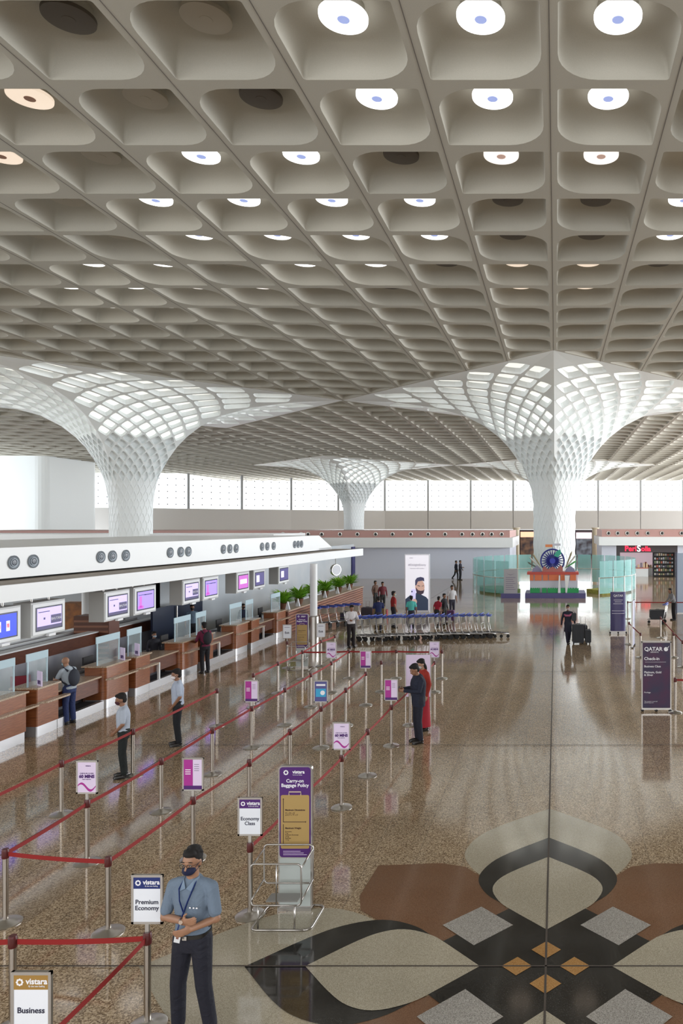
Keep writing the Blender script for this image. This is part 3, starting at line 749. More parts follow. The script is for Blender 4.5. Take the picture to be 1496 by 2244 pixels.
for px in (-20, 28, 67, 214, 242, 270, 372, 392, 411, 487, 501, 515, 573, 585, 597, 643, 651, 659):
    x, y, an = on_path(px, upp)
    o = MB().lathe([(.165, -.01), (.17, .012), (.155, .02), (.135, .008), (.105, .006), (.098, .022), (.078, .022), (.07, .008)], 20, cap=True).build('air_nozzle', M_noz, up_, smooth='auto'); o.data.transform(Matrix.Rotation(PI/2, 4, 'Y'))
    o.location = (x + 14 + .012, y - 25, 3.97); o.rotation_euler.z = an - PI/2
    q = MB().lathe([(.068, -.02), (.06, -.008), (.03, -.006)], 16).build('nozzle_core', M_noz2, o); q.data.transform(Matrix.Rotation(PI/2, 4, 'Y')); q.location = (.03, 0, 0)
pole = thing('canopy_pole', 'tall round white pole with a dark base sleeve holding up the canopy end', 'pole', (XD(687, 31.2), 31.2, 0))
MB().lathe([(.15, .95), (.15, 3.2)], 20).build('shaft', M_wh, pole, smooth='auto'); MB().lathe([(.22, 0), (.22, .95), (.15, 1.0)], 20).build('sleeve', M_steel, pole, smooth='auto')
for (a, b) in (((-16.0, 29.4), (-16.0, 58)),):
    struct(MB().box(-16.2, -16, 29.4, 58, 0, 3.3).build('wall_check_in', mat('grey_blue_wall', (.52, .57, .62), .4, noise=(.6, (.60, .63, .66), 2))))
struct(MB().box(-30, -16, 29.4, 29.6, 0, 3.3).build('wall_back_office', mat('grey_blue_wall', (.5, .5, .5))))
pn = MB().box(-15.98, -15.9, 57.2, 58, 0.6, 3.1).build('banner', mat('navy_banner', (.03, .03, .15), .5)); tag(pn, 'narrow navy banner at the far end of the grey back wall', 'banner')
ck = thing('wall_clock', 'round double-faced clock hanging under the canopy end', 'clock', (XD(735, 39), 39, 2.45))
o = MB().lathe([(.30, -.09), (.31, -.06), (.31, .06), (.30, .09)], 28).build('case', M_steel, ck, smooth='auto'); o.data.transform(Matrix.Rotation(math.radians(55), 4, 'Z') @ Matrix.Rotation(PI/2, 4, 'X'))
f_ = MB().lathe([(.27, .088), (.27, .10)], 28).build('dial', M_paper, ck); f_.data.transform(Matrix.Rotation(math.radians(55), 4, 'Z') @ Matrix.Rotation(PI/2, 4, 'X')); 
MB().tube([(0, 0, .3), (0, 0, .75)], .02, 6).build('hanger', M_steel, ck)
# the dial must face the camera side
# long back counter with the baggage belt behind it
bc = thing('back_counter', 'long red-brown wooden band counter with a white edge behind the check-in desks', 'counter', (-15.6, 20, 0))
MB().box(-.12, 0, -12, 10.6, .82, 1.20).build('wooden_band', M_wood2, bc)
MB().box(-.35, .02, -12, 10.6, 1.20, 1.24).build('white_edge', M_wh, bc)
MB().box(-.12, -.02, -12, 10.6, 0, .82).build('grey_lower_panel', mat('grey_blue_panel', (.22, .23, .27), .5, noise=(1.5, (.34, .34, .38), 1)), bc)
bb2 = thing('baggage_belt', 'dark baggage conveyor with two bright steel rails behind the back counter', 'conveyor', (-16.6, 20, 0))
MB().box(-.5, .5, -12, 9, .6, 1.12).build('belt', mat('belt_dark', (.10, .08, .10), .35), bb2)
for x in (-.55, -.05, .5): MB().box(x, x + .08, -12, 9, 1.1, 1.2).build('rail', M_wh, bb2)
# screens hanging under the canopy
M_case = mat('screen_housing', (.55, .56, .55), .45); M_bez = mat('screen_bezel', (.02, .02, .05), .3)
ICOL = {'blue': (.02, .05, .75), 'lilac': (.50, .42, .80), 'violet': (.32, .22, .85), 'magenta': (.45, .08, .55), 'darkblue': (.05, .04, .16)}
def screen(d0, d1, x, kind, lab):
    t = thing('flight_screen', lab, 'screen', (x, (d0 + d1) / 2, 2.2), 0, 'screens under the check-in canopy')
    w = d1 - d0; h = w / 2
    MB().box(-.42, 0, -h, h, 0, .82).build('housing', M_case, t)
    fr = MB().box(0, .02, -h + .04, h - .04, .05, .78).build('front_frame', M_wh, t)
    MB().box(.02, .028, -h + .13, h - .13, .12, .70).build('bezel', M_bez, t)
    im = MB().box(.028, .031, -h + .17, h - .17, .155, .665).build('picture', mat('screen_' + kind, ICOL[kind], .4, emit=ICOL[kind], es=.85), t)
    dk = mat('screen_dark', (.05, .04, .12), .4, emit=(.05, .04, .12), es=.6); lt = mat('screen_light', (.8, .75, .95), .4, emit=(.8, .75, .95), es=.8); mg = mat('screen_magenta', (.5, .1, .5), .4, emit=(.5, .12, .5), es=.7)
    yb = -h + .17; W_ = w - .34
    def pc(u0, u1, v0, v1, m, nm='picture_block'): MB().box(.0312, .0330, yb + W_ * u0, yb + W_ * u1, .155 + .51 * v0, .155 + .51 * v1).build(nm, m, im)
    if kind == 'lilac': pc(.55, .98, .22, .62, dk); pc(0, 1, 0, .15, dk); pc(.25, .32, .45, .55, dk); text('BHUTAN', .09, M_wtxt, im, (.034, yb + W_ * .77, .155 + .51 * .42), (PI/2, 0, PI/2))
    elif kind == 'blue':
        for u in (.3, .62): pc(u, u + .13, .25, .7, lt); pc(u + .02, u + .11, .40, .58, mat('screen_red', (.8, .1, .1), .4, emit=(.8, .1, .1), es=.8))
    elif kind == 'violet': pc(.1, .25, .1, .75, mg); pc(.02, .35, .02, .2, mg); pc(.4, .9, .78, .84, dk)
    elif kind == 'magenta': pc(.15, .85, .35, .7, lt)
    else: pc(.1, .45, .25, .8, lt)
    if kind == 'violet' or kind == 'lilac': pc(.05, .5, .80, .84, dk)
    for y in (-h * .5, h * .5): MB().tube([(-.2, y, .82), (-.2, y, 1.1)], .02, 6).build('hanger', M_steel, t)
    MB().box(.02, .10, -.12, .12, -.03, .03).build('bracket', M_wh, t)
sc_x = -12.4
for (d0, d1, kd, lb) in ((15.8, 16.97, 'blue', 'nearest screen under the canopy, blue advert, cut by the left edge'), (17.3, 18.5, 'lilac', 'screen with a lilac page and dark box, second nearest under the canopy'),
        (20.1, 21.3, 'lilac', 'plain lilac text screen, third from the near end under the canopy'), (21.5, 22.7, 'violet', 'violet screen showing a magenta figure, fourth from the near end'),
        (24.3, 25.5, 'lilac', 'lilac screen with dark box, fifth from the near end under the canopy'), (25.7, 26.9, 'violet', 'violet screen, sixth from the near end under the canopy'),
        (28.4, 29.6, 'magenta', 'magenta screen, seventh from the near end under the canopy'), (30.0, 31.2, 'darkblue', 'dark screen with a violet patch, eighth from the near end'), (32.7, 34.0, 'darkblue', 'last small dark screen beside the canopy pole')):
    screen(d0, d1, sc_x, kd, lb)
# desks
def desk(s, kind, nm):
    """s = near end distance; kind 'A' rounded long desk, 'B' short flat desk"""
    L_ = 1.05 if kind == 'A' else .72
    t = thing('check_in_desk', nm, 'desk', (-11.9, s, 0), 0, 'check-in desks along the left')
    def foot(inset, z0, z1, bow=0.0):
        r = .16 if kind == 'A' else .03
        pts = []
        x1, x0 = 0 - inset + bow, -.55
        for i in range(6):
            a = -PI/2 + PI/2 * i / 5; pts.append((x1 - r + r * math.cos(a), inset + r + r * math.sin(a)))
        pts += [(x1, L_ - inset), (x0, L_ - inset), (x0, inset)]
        return MB().prism(pts, z0, z1, 'z')
    foot(.02, 0, .24).build('plinth', M_pl, t, smooth='auto')
    foot(0, .24, 1.10).build('body', M_wood, t, smooth='auto')
    MB().box(-.62, .05, -.04, L_ + .03, 1.10, 1.14).build('stone_top', M_stone, t)
    MB().prism([(0.001, 0), (.16, .12), (.17, L_ + .18), (.12, L_ + .26), (0.001, L_ + .2)], .76, .80, 'z').build('lower_ledge', M_stone, t)
    # protective screen standing on the top
    g = thing('sneeze_guard', 'frosted-header acrylic guard on the ' + nm.replace(' wooden check-in desk', ' desk'), 'guard', (-12.15, s, 1.14), 0, 'acrylic guards on the desks')
    MB().box(-.006, .006, .03, L_ - .03, 0, .58).build('clear_pane', M_acr, g)
    MB().box(-.010, .010, .0, L_, .58, .76).build('frosted_header', M_hdr, g)
    MB().box(-.011, .011, .03, .07, 0, .58).build('side_strip', M_hdr, g)
    MB().box(-.011, .011, L_ - .05, L_ - .02, 0, .58).build('side_strip', M_hdr, g)
    return t
M_work = mat('dark_worktop', (.10, .07, .06), .3)
names = ['nearest', 'second', 'third', 'fourth', 'fifth']
for i in range(5):
    s0 = 15.2 + 3.95 * i
    if i < 5: desk(s0 + .2, 'A', 'rounded wooden check-in desk, %s rounded one from the near end' % names[i])
    if i < 4: desk(s0 + 1.6, 'B', 'short square wooden check-in desk, %s square one from the near end' % names[i])
    if i < 4:
        t = thing('weighing_counter', 'low dark baggage bay with a steel kerb, %s bay from the near end' % names[i], 'baggage scale', (-11.95, s0 + 2.36, 0), 0, 'baggage bays between the desks')
        MB().box(-.75, -.1, 0, 1.8, .45, .84).build('apron', M_wood2, t); MB().box(-.85, -.05, 0, 1.8, .84, .88).build('worktop', M_stone, t)
        MB().box(-.12, .0, 0, 1.8, 0, .22).build('kerb', M_pl, t); MB().box(-.7, -.12, .0, 1.8, .1, .2).build('scale_plate', M_darkgrey, t)
        MB().box(-.06, .0, .55, .61, .22, .72).build('upright', M_wh, t); MB().box(-.72, -.6, 0, 1.8, 0, .45).build('back_panel', M_darkgrey, t)
# inner desks and clutter behind the fronts
for i in range(5):
    s0 = 15.2 + 3.95 * i
    t = thing('agent_workstation', 'dark inner worktop with a monitor behind the desks, %s from the near end' % names[i], 'workstation', (-13.0, s0 + 1.2, 0), 0, 'inner workstations')
    MB().box(-.45, .35, -.6, .9, .72, .77).build('worktop', M_work, t); MB().box(-.45, -.38, -.6, .9, 0, .72).build('side_panel', M_wood2, t); MB().box(.25, .32, -.6, .9, 0, .72).build('side_panel', M_wood2, t)
    m_ = MB().box(-.02, .02, -.22, .22, .92, 1.22).build('monitor', M_blk, t); MB().box(-.05, .05, -.04, .04, .77, .92).build('monitor_stand', M_blk, t)
    MB().box(-.30, -.12, -.2, .2, .77, .79).build('keyboard', M_darkgrey, t)
M_redseat = mat('dark_red_fabric', (.22, .015, .03), .7)
def chair(x, y, rz, lab, m=M_redseat):
    t = thing('office_chair', lab, 'chair', (x, y, 0), rz)
    MB().prism(rrect(-.23, .23, -.22, .22, .07), .44, .50, 'z').build('seat', m, t); b = MB().box(-.21, .21, .19, .25, .58, 1.0).build('backrest', m, t)
    MB().tube([(0, 0, .08), (0, 0, .44)], .025, 8).build('gas_column', M_blk, t); MB().tube([(0, .15, .46), (0, .25, .5), (0, .25, .62)], .02, 6).build('back_bracket', M_blk, t)
    base = MB()
    for q in range(5):
        a = 2 * PI * q / 5; base.tube([(0, 0, .1), (.27 * math.cos(a), .27 * math.sin(a), .06)], [.025, .015], 6); base.ell((.27 * math.cos(a), .27 * math.sin(a), .03), (.03, .03, .03), 8, 6)
    base.build('star_base', M_blk, t)
chair(-12.6, 22.45, 2.0, 'dark red office chair in the baggage bay before the third rounded desk')
chair(-13.6, 18.6, .6, 'dark red office chair behind the second baggage bay')
# slatted planter counter
pc_ = thing('planter_counter', 'long slatted brown counter carrying potted ferns beyond the last desk', 'counter', (-11.9, 32.5, 0))
M_slat = mat('slatted_brown', (.16, .06, .04), .4)
bd = MB().box(-.9, 0, 0, 12.6, 0, 1.0).build('body', M_slat, pc_)
MB().box(-.95, .06, -.05, 12.65, 1.0, 1.05).build('ledge', mat('ledge_light', (.50, .36, .27), .4), pc_)
sl = MB()
for r in range(7): sl.box(0.001, .03, 0.05, 12.55, .08 + r * .13, .145 + r * .13)
sl.build('slats', mat('slat_light', (.36, .16, .10), .35), pc_)
M_leaf = mat('fern_green', (.16, .42, .02), .5, noise=(9, (.38, .68, .07), 2)); M_pot = mat('brown_pot', (.16, .07, .04), .6)
def fern(loc, sc, lab):
    t = thing('potted_fern', lab, 'plant', loc, 0, 'potted ferns along the planter counter')
    MB().lathe([(.14, 0), (.20, .22), (.22, .26), (.20, .26), (.16, .22)], 18).build('pot', M_pot, t, smooth='auto')
    mb = MB()
    for i in range(240):
        a = random.uniform(0, 2 * PI); el = random.uniform(.2, 1.35); L_ = random.uniform(.42, .74) * sc
        dx, dy = math.cos(a), math.sin(a); pts = []
        for q in range(5):
            u = q / 4; r = L_ * u * math.cos(el * (1 - .5 * u)); z = .24 + L_ * math.sin(el) * (u - .35 * u * u) * 1.4
            pts.append(Vector((dx * r, dy * r, z)))
        wd = [.012, .04, .05, .036, .003]; n = Vector((-dy, dx, 0))
        vs = []
        for p, w in zip(pts, wd): vs += [p + n * w, p - n * w]
        mb.add(vs, [(2 * q, 2 * q + 1, 2 * q + 3, 2 * q + 2) for q in range(4)])
    mb.build('fronds', M_leaf, t, fix=False)
    return t
fpos = [(643, 33.2), (670, 35.2), (702, 37.2), (723, 39.2), (748, 41.6), (770, 43.8)]
flab = ['bushy green potted fern at the near end of the slatted counter', 'green potted fern just left of the canopy pole', 'green potted fern just right of the canopy pole', 'third green potted fern from the far end of the slatted counter', 'second green potted fern from the far end of the slatted counter', 'green potted fern at the far end of the slatted counter']
for (px, d), lb in zip(fpos, flab): fern((-12.35, d, 1.05), 1.0, lb)
for i, d in enumerate((32.9, 34.2, 38.2, 40.4, 42.7)):
    tp = MB().prism([(-.10, 0), (.10, 0), (.015, .36), (-.015, .36)], -.04, .04, 'y').build('tent_sign', M_paper, loc=(-12.05, d, 1.05)); tag(tp, 'small white tent card among the ferns, %s from the near end' % names[i], 'card', 'white tent cards among the ferns')
# navy partition
np_ = thing('navy_partition', 'navy blue partition panels with a steel post behind the middle desks', 'partition', (-14.9, 28.6, 0))
MB().box(-.04, .04, -1.6, 2.2, 0, 1.75).build('panel', mat('navy_panel', (.01, .02, .05), .3), np_); MB().tube([(.1, 0, 0), (.1, 0, 1.7)], .03, 8).build('post', M_steel, np_)
# small lilac cards on desks
def tent(px, d, z, lab, w=.26, h=.34):
    t = thing('desk_card', lab, 'card', (-12.0 + .02, d, z), math.radians(-35)); MB().box(-w/2, w/2, -.01, .01, 0, h).build('card', M_lil, t)
    text('an', .17, M_purple, t, (0, -.015, .10), bold=.006)
tent(73, 17.0, 1.14, 'lilac card with bold letters on the nearest square desk'); tent(255, 20.25, 1.14, 'lilac card on the second rounded desk'); tent(293, 20.95, 1.14, 'lilac card on the second square desk')
# things beyond the canopy on the far left
gw = thing('green_banner_wall', 'distant green and grey banner seen under the canopy on the left', 'banner', (-27, 30, 0))
MB().box(-4.5, 4.2, 0, .1, 2.55, 3.2).build('green_panel', mat('banner_green', (.05, .16, .05), .6, noise=(2, (.12, .28, .10), 2)), gw)
for x in (-4.3, 4.0): MB().box(x, x + .1, .0, .1, 0, 2.55).build('post', M_steel, gw)
cb = thing('brick_counter', 'low brown slatted cabinet seen under the canopy on the left', 'cabinet', (XD(200, 25), 25, 0))
MB().box(-.6, .6, 0, .6, 0, 1.75).build('body', M_slat, cb); s2 = MB()
for r in range(9): s2.box(-.58, .58, -.02, -.001, .1 + r * .18, .17 + r * .18)
s2.build('slats', mat('slat_light', (.36, .16, .10)), cb)
o = MB().lathe([(.22, 0), (.22, 3.3)], 18).build('round_column', M_wh, smooth='auto', loc=(XD(194, 27), 27, 0)); tag(o, 'slim white round column under the canopy behind the third screen', 'column')
ob = MB().box(-.5, .5, -.3, .3, 0, 1.9).build('orange_kiosk', mat('orange_wood', (.40, .14, .03), .5, noise=(4, (.2, .08, .03), 2)), loc=(XD(170, 28), 28, 0)); tag(ob, 'orange-brown kiosk beyond the conveyor on the left', 'kiosk')

# ------------------------------------------------------------------ barrier posts, belts and signs
M_post = mat('brushed_post', (.42, .38, .34), .25, metal=1.0); M_base = mat('polished_base', (.62, .61, .59), .32, metal=1.0)
M_cap = mat('dark_red_cassette', (.09, .012, .012), .4); M_belt = mat('red_belt', (.28, .010, .010), .6)
M_frame = mat('sign_frame_steel', (.48, .46, .44), .28, metal=1.0)
PHT = .915
post0 = None
ptx = F * (H - PHT + .02)
def post(px=None, yt=None, X=None, d=None, lab='', grp='belt barrier posts'):
    global post0
    if d is None: d = F * (H - PHT) / (yt - VY)
    if X is None: X = XD(px, d)
    if post0 is None:
        t = thing('barrier_post', lab, 'barrier post', (X, d, 0), 0, grp)
        MB().lathe([(.175, 0), (.178, .012), (.165, .022), (.09, .036), (.045, .05), (.034, .06)], 32).build('base', M_base, t, smooth='auto')
        MB().lathe([(.032, .05), (.032, .80)], 18).build('tube', M_post, t, smooth='auto')
        MB().lathe([(.036, .80), (.040, .81), (.040, .895), (.036, .905), (.034, .915)], 18).build('cassette', M_cap, t, smooth='auto')
        post0 = t
    else: t = dup(post0, (X, d, 0), 0, lab, grp)
    return t
def belt(a, b, lab):
    A = Vector(a.location); B = Vector(b.location); v = B - A; L_ = v.length; u = v / L_; n = Vector((-u.y, u.x, 0)) * .0015
    n_ = 8; vs = []
    for i in range(n_ + 1):
        t = i / n_; p = A + u * .042 + (v - u * .084) * t; z = .853 - .014 * 4 * t * (1 - t)
        for s_ in (-1, 1):
            for dz in (-.026, .026): vs.append((p.x + n.x * s_ - A.x, p.y + n.y * s_ - A.y, z + dz))
    fs = []
    for i in range(n_):
        o = i * 4
        fs += [(o, o + 1, o + 5, o + 4), (o + 2, o + 6, o + 7, o + 3), (o + 1, o + 3, o + 7, o + 5), (o, o + 4, o + 6, o + 2)]
    fs += [(0, 2, 3, 1), (n_ * 4, n_ * 4 + 1, n_ * 4 + 3, n_ * 4 + 2)]
    o = MB().add(vs, fs).build('barrier_belt', M_belt, loc=(A.x, A.y, 0)); tag(o, lab, 'barrier belt', 'red barrier belts')
def logo(par, x, z, r, m, y=-.02):
    mb = MB()
    for q in range(8):
        a = 2 * PI * q / 8
        c, s_ = math.cos(a), math.sin(a)
        P = [(r * .45, -r * .16), (r * .78, -r * .30), (r, 0), (r * .78, r * .30), (r * .45, r * .16)]
        mb.prism([(x + u * c - v * s_, z + u * s_ + v * c) for u, v in P], y, y - .002, 'y')
    return mb.build('star_emblem', m, par)
def wave(par, w, z0, m1, m2, y):
    pts = []; n = 14
    up = [(-w + 2 * w * i / n, z0 + .05 * math.sin(i / n * 2 * PI * 1.0 + .2) + .015) for i in range(n + 1)]
    lo = [(x, z - .028 - .012 * math.cos(x * 20)) for x, z in reversed(up)]
    h = len(up) // 2
    MB().prism(up + lo, y, y - .002, 'y').build('wave', m1, par)
def signpost(t, kind, rz=0.0):
    """framed A4-size poster clipped on top of a barrier post"""
    fr = MB()
    hw, z0, z1 = .153, 1.0, 1.48
    fr.box(-hw, hw, -.012, .012, z0, z0 + .022).box(-hw, hw, -.014, .014, z1 - .024, z1).box(-hw, -hw + .022, -.012, .012, z0, z1).box(hw - .022, hw, -.012, .012, z0, z1)
    fr.box(-.018, .018, -.012, .012, .90, z0)
    f = fr.build('sign_frame', M_frame, t); f.rotation_euler.z = rz
    M_ = {'white': M_paper, 'lilac': M_lil, 'split': M_lil, 'blue': mat('blue_poster', (.10, .10, .30), .5)}[kind[0]]
    p = MB().box(-hw + .015, hw - .015, -.009, .009, z0 + .015, z1 - .015).build('poster', M_, f)
    y = -.0095
    if kind[0] == 'white' and kind[1]:
        hm = {'p': mat('navy_header', (.015, .03, .16), .5), 'e': M_purple, 'b': mat('ochre_header', (.35, .20, .05), .5)}[kind[1]]
        MB().box(-hw + .015, hw - .015, y - .002, y, z1 - .135, z1 - .024).build('header', hm, p)
        logo(p, -.085, z1 - .078, .030, M_wtxt, y - .002); text('vistara', .062, M_wtxt, p, (.045, y - .004, z1 - .072), bold=.0015); text('fly the new feeling', .017, M_wtxt, p, (.045, y - .004, z1 - .108))
        text(kind[2], .062, M_txt, p, (0, y - .002, 1.185), bold=.0006)
    elif kind[0] == 'white': text(kind[2], .10, M_txt, p, (0, y - .002, 1.20), bold=.002); MB().box(-.09, .09, y - .002, y, 1.38, 1.395).build('printed_line', M_ink, p)
    elif kind[0] == 'lilac':
        text('vistara', .030, M_purple, p, (.02, y - .002, 1.405)); text('CHECK-IN CLOSES', .024, M_purple, p, (0, y - .002, 1.295)); text('60 MINS', .062, M_purple, p, (0, y - .002, 1.25), bold=.003); text('before departure', .018, M_purple, p, (0, y - .002, 1.21))
        wave(p, hw - .02, 1.10, M_magenta, M_purple, y)
    elif kind[0] == 'split':
        MB().prism([(-hw + .015, z0 + .015), (.0, z0 + .015), (.0, z1 - .02), (-hw + .015, z1 - .02)], y, y - .002, 'y').build('magenta_half', M_magenta, p)
        for q in range(3): MB().box(-.11, -.03, y - .003, y - .002, 1.30 - q * .03, 1.312 - q * .03).build('printed_line', M_wtxt, p)
        for q in range(4): MB().box(.02, .09, y - .002, y, 1.38 - q * .03, 1.388 - q * .03).build('printed_line', M_ink, p)
        MB().box(-hw + .02, hw - .02, y - .003, y - .001, z0 + .02, z0 + .075).build('footer', M_purple, p)
    else:
        MB().box(-.11, .11, y - .002, y, 1.12, 1.30).build('cyan_box', mat('cyan_print', (.05, .40, .70), .5), p); MB().lathe([(.05, 0), (.05, .002)], 18).build('round_badge', M_wtxt, p).data.transform(Matrix.Translation((.04, y - .003, 1.21)) @ Matrix.Rotation(PI/2, 4, 'X'))
        MB().box(-.10, .10, y - .002, y, 1.36, 1.40).build('printed_line', M_wtxt, p)
# row nearest the desks
names2 = ['nearest', 'second', 'third', 'fourth', 'fifth', 'sixth', 'seventh', 'eighth', 'ninth', 'tenth']
def rowp(lst, desc):
    out = []
    for i, (px, yt, kw) in enumerate(lst):
        if isinstance(kw, tuple): lab = 'post with %s, %s' % (kw[1], desc)
        elif isinstance(kw, str): lab = kw
        else: lab = 'plain barrier post in the %s, %s from the camera' % (desc, names2[i])
        t = post(px=px, yt=yt, lab=lab)
        if isinstance(kw, tuple): signpost(t, kw[0])
        out.append(t)
    return out
def belts(row, desc, pairs=None):
    for i, (a, b) in enumerate(zip(row[:-1], row[1:])):
        if pairs is not None and i not in pairs: continue
        belt(a, b, 'red belt in the %s, %s span from the camera' % (desc, names2[i]))
rA = rowp([(-80, 1768, 0), (134.5, 1666, 0), (291, 1597, 0), (475, 1508.5, 0), (555, 1475, 0), (608.6, 1450, 0), (662, 1425, 0)], 'row nearest the desks')
belts(rA, 'row nearest the desks', (0, 1, 2, 4, 5))
rB = rowp([(12, 1860, 'corner barrier post at the left edge where two red belts meet'), (191, 1752, (('lilac',), 'a lilac 60 MINS poster')), (353, 1661, 0), (465, 1594.5, 0), (551, 1547, (('split',), 'a magenta-lilac poster')), (623.7, 1507, 0), (680.5, 1474.5, 0), (725.6, 1449, (('lilac',), 'a lilac wave poster')), (764, 1423.5, 0)], 'second row from the desks')
belts(rB, 'second row from the desks')
rC = rowp([(237, 1877, 'corner barrier post in front of the left 60 MINS poster'), (423, 1745, (('split',), 'a magenta-lilac poster behind the guard')), (546, 1664.5, 0), (635, 1597.5, 0), (703, 1547.5, (('blue',), 'a blue and cyan poster')), (757, 1507.5, 0), (801, 1471.5, (('split',), 'a small magenta-lilac poster')), (835, 1447.5, 0), (868, 1423.5, 0)], 'third row from the desks')
belts(rC, 'third row from the desks', (0, 1, 2, 3, 4, 5))
rD = rowp([(28, 2335, (('white', 'b', 'Business'), 'an ochre-headed Business poster')), (325, 2043, (('white', 'p', 'Premium\nEconomy'), 'a navy Premium Economy poster')), (548, 1848, (('white', 'e', 'Economy\nClass'), 'a purple Economy Class poster')), (662, 1736, 0), (748, 1654, (('lilac',), 'a lilac 60 MINS poster')), (805, 1597.5, 0), (857, 1544, (('split',), 'a magenta poster beside the suited man')), (898, 1507, 0), (929, 1477, 0), (951.5, 1448, (('lilac',), 'a lilac wave poster, right end')), (968, 1424, 0)], 'row by the open floor') if False else None
def rowD():
    L_ = [(70, 2290, (('white', 'b', 'Business'), 'an ochre-headed Business poster')), (323, 2043, (('white', 'p', 'Premium\nEconomy'), 'a navy Premium Economy poster')), (548, 1846, (('white', 'e', 'Economy\nClass'), 'a purple Economy Class poster')), (660, 1737, 0), (748, 1654, (('lilac',), 'a lilac 60 MINS poster')), (805, 1597.5, 0), (857, 1544, (('split',), 'a magenta poster beside the suited man')), (898, 1507, 0), (951.5, 1448, (('lilac',), 'a lilac wave poster, right end')), (968, 1424, 0)]
    return rowp(L_, 'row by the open floor')
rD = rowD()
belts(rD, 'row by the open floor', (0, 2, 3, 4, 5, 6, 7))
nl = post(px=28, yt=2050, lab='barrier post at the lower left behind the Business poster, red belts on both sides'); off_l = post(px=-230, yt=2052, lab='barrier post just outside the left edge')
belt(rB[0], rC[0], 'red belt crossing between the two corner posts at the left'); belt(off_l, nl, 'short red belt entering from the lower left edge'); belt(nl, rD[1], 'red belt from the lower left post to the Premium Economy poster')
belt(rA[6], rB[8], 'red cross belt at the far end, left span'); belt(rB[8], rC[8], 'red cross belt at the far end, middle span'); belt(rC[8], rD[9], 'red cross belt at the far end, right span')
e1 = post(px=703, yt=1402, lab='barrier post with a small white Exit poster beside the canopy pole'); signpost(e1, ('white', None, 'Exit')); e2 = post(px=733, yt=1391.5, lab='farthest plain barrier post beside the trolley row')
e3 = post(px=629, yt=1405, lab='barrier post with a small white Exit poster left of the far baggage board'); signpost(e3, ('white', None, 'Exit'))
belt(rA[6], e1, 'red belt from the cross belt to the Exit poster by the pole'); belt(e1, e2, 'red belt from the Exit poster to the farthest post')

# carry-on baggage boards with sizing frame
def bagboard(px, ybase, lab):
    X, d = FL(px, ybase); t = thing('baggage_policy_board', lab, 'sign', (X, d, 0))
    w = .215; zb, zt = .66, 1.83
    out = rrect(-w, w, .03, zt, .05)
    MB().prism(out, .0, .05, 'y').build('steel_surround', M_frame, t)
    MB().box(-w + .02, w - .02, -.004, .0, .05, zb).build('grey_lower_panel', mat('pale_grey_panel', (.50, .55, .54), .45), t)
    MB().box(-w, w, -.035, .06, 0, .04).build('foot', M_frame, t)
    f = MB().prism(rrect(-w + .018, w - .018, zb + .01, zt - .018, .04), -.004, 0, 'y').build('purple_face', M_purple, t)
    tan = MB().prism(rrect(-w + .035, w - .035, zb + .12, 1.46, .02), -.006, -.004, 'y').build('ochre_suitcase', mat('ochre_print', (.42, .28, .10), .5), f)
    MB().tube([(-.075, -.006, 1.46), (-.075, -.006, 1.50), (.075, -.006, 1.50), (.075, -.006, 1.46)], .008, 6).build('printed_handle', mat('ochre_light', (.6, .48, .36), .5), f)
    logo(f, -.115, 1.745, .034, M_wtxt, -.005); text('vistara', .058, M_wtxt, f, (.045, -.006, 1.752), bold=.0015); text('fly the new feeling', .016, M_wtxt, f, (.03, -.006, 1.715))
    text('Carry-on\nBaggage Policy', .060, M_wtxt, f, (0, -.006, 1.61), bold=.001)
    br = mat('brown_print', (.07, .03, .02), .5)
    mb = MB().box(-.152, -.144, -.0075, -.006, 1.12, 1.41).box(-.152, .13, -.0075, -.006, 1.115, 1.123).box(-.152, -.144, -.0075, -.006, .82, 1.09).box(-.152, .12, -.0075, -.006, .82, .828)
    mb.prism([(.13, 1.107), (.145, 1.119), (.13, 1.131)], -.0075, -.006, 'y').prism([(-.158, 1.405), (-.138, 1.405), (-.148, 1.42)], -.0075, -.006, 'y'); mb.build('printed_arrows', br, tan)
    text('Maximum Dimensions', .028, br, tan, (-.125, -.0065, 1.27), align='LEFT', bold=.001); text('55 x 40 x 20\n(cm) H x W x D', .024, br, tan, (-.125, -.0065, 1.22), align='LEFT')
    text('Maximum Weight', .028, br, tan, (-.125, -.0065, 1.04), align='LEFT', bold=.001); text('Economy\n7 kg\nPremium Economy\n10 kg\nBusiness\n12 kg', .022, br, tan, (-.125, -.0065, .945), align='LEFT')
    for q in range(3): MB().box(-.15, .15 - .04 * q, -.0058, -.004, .70 + q * .022, .706 + q * .022).build('printed_line', M_lil, f)
    return t
b1 = bagboard(646.5, 1994, 'tall purple baggage policy board with an ochre suitcase, in front of the queue')
b2 = bagboard(661.5, 1463, 'distant purple baggage policy board left of the canopy pole')
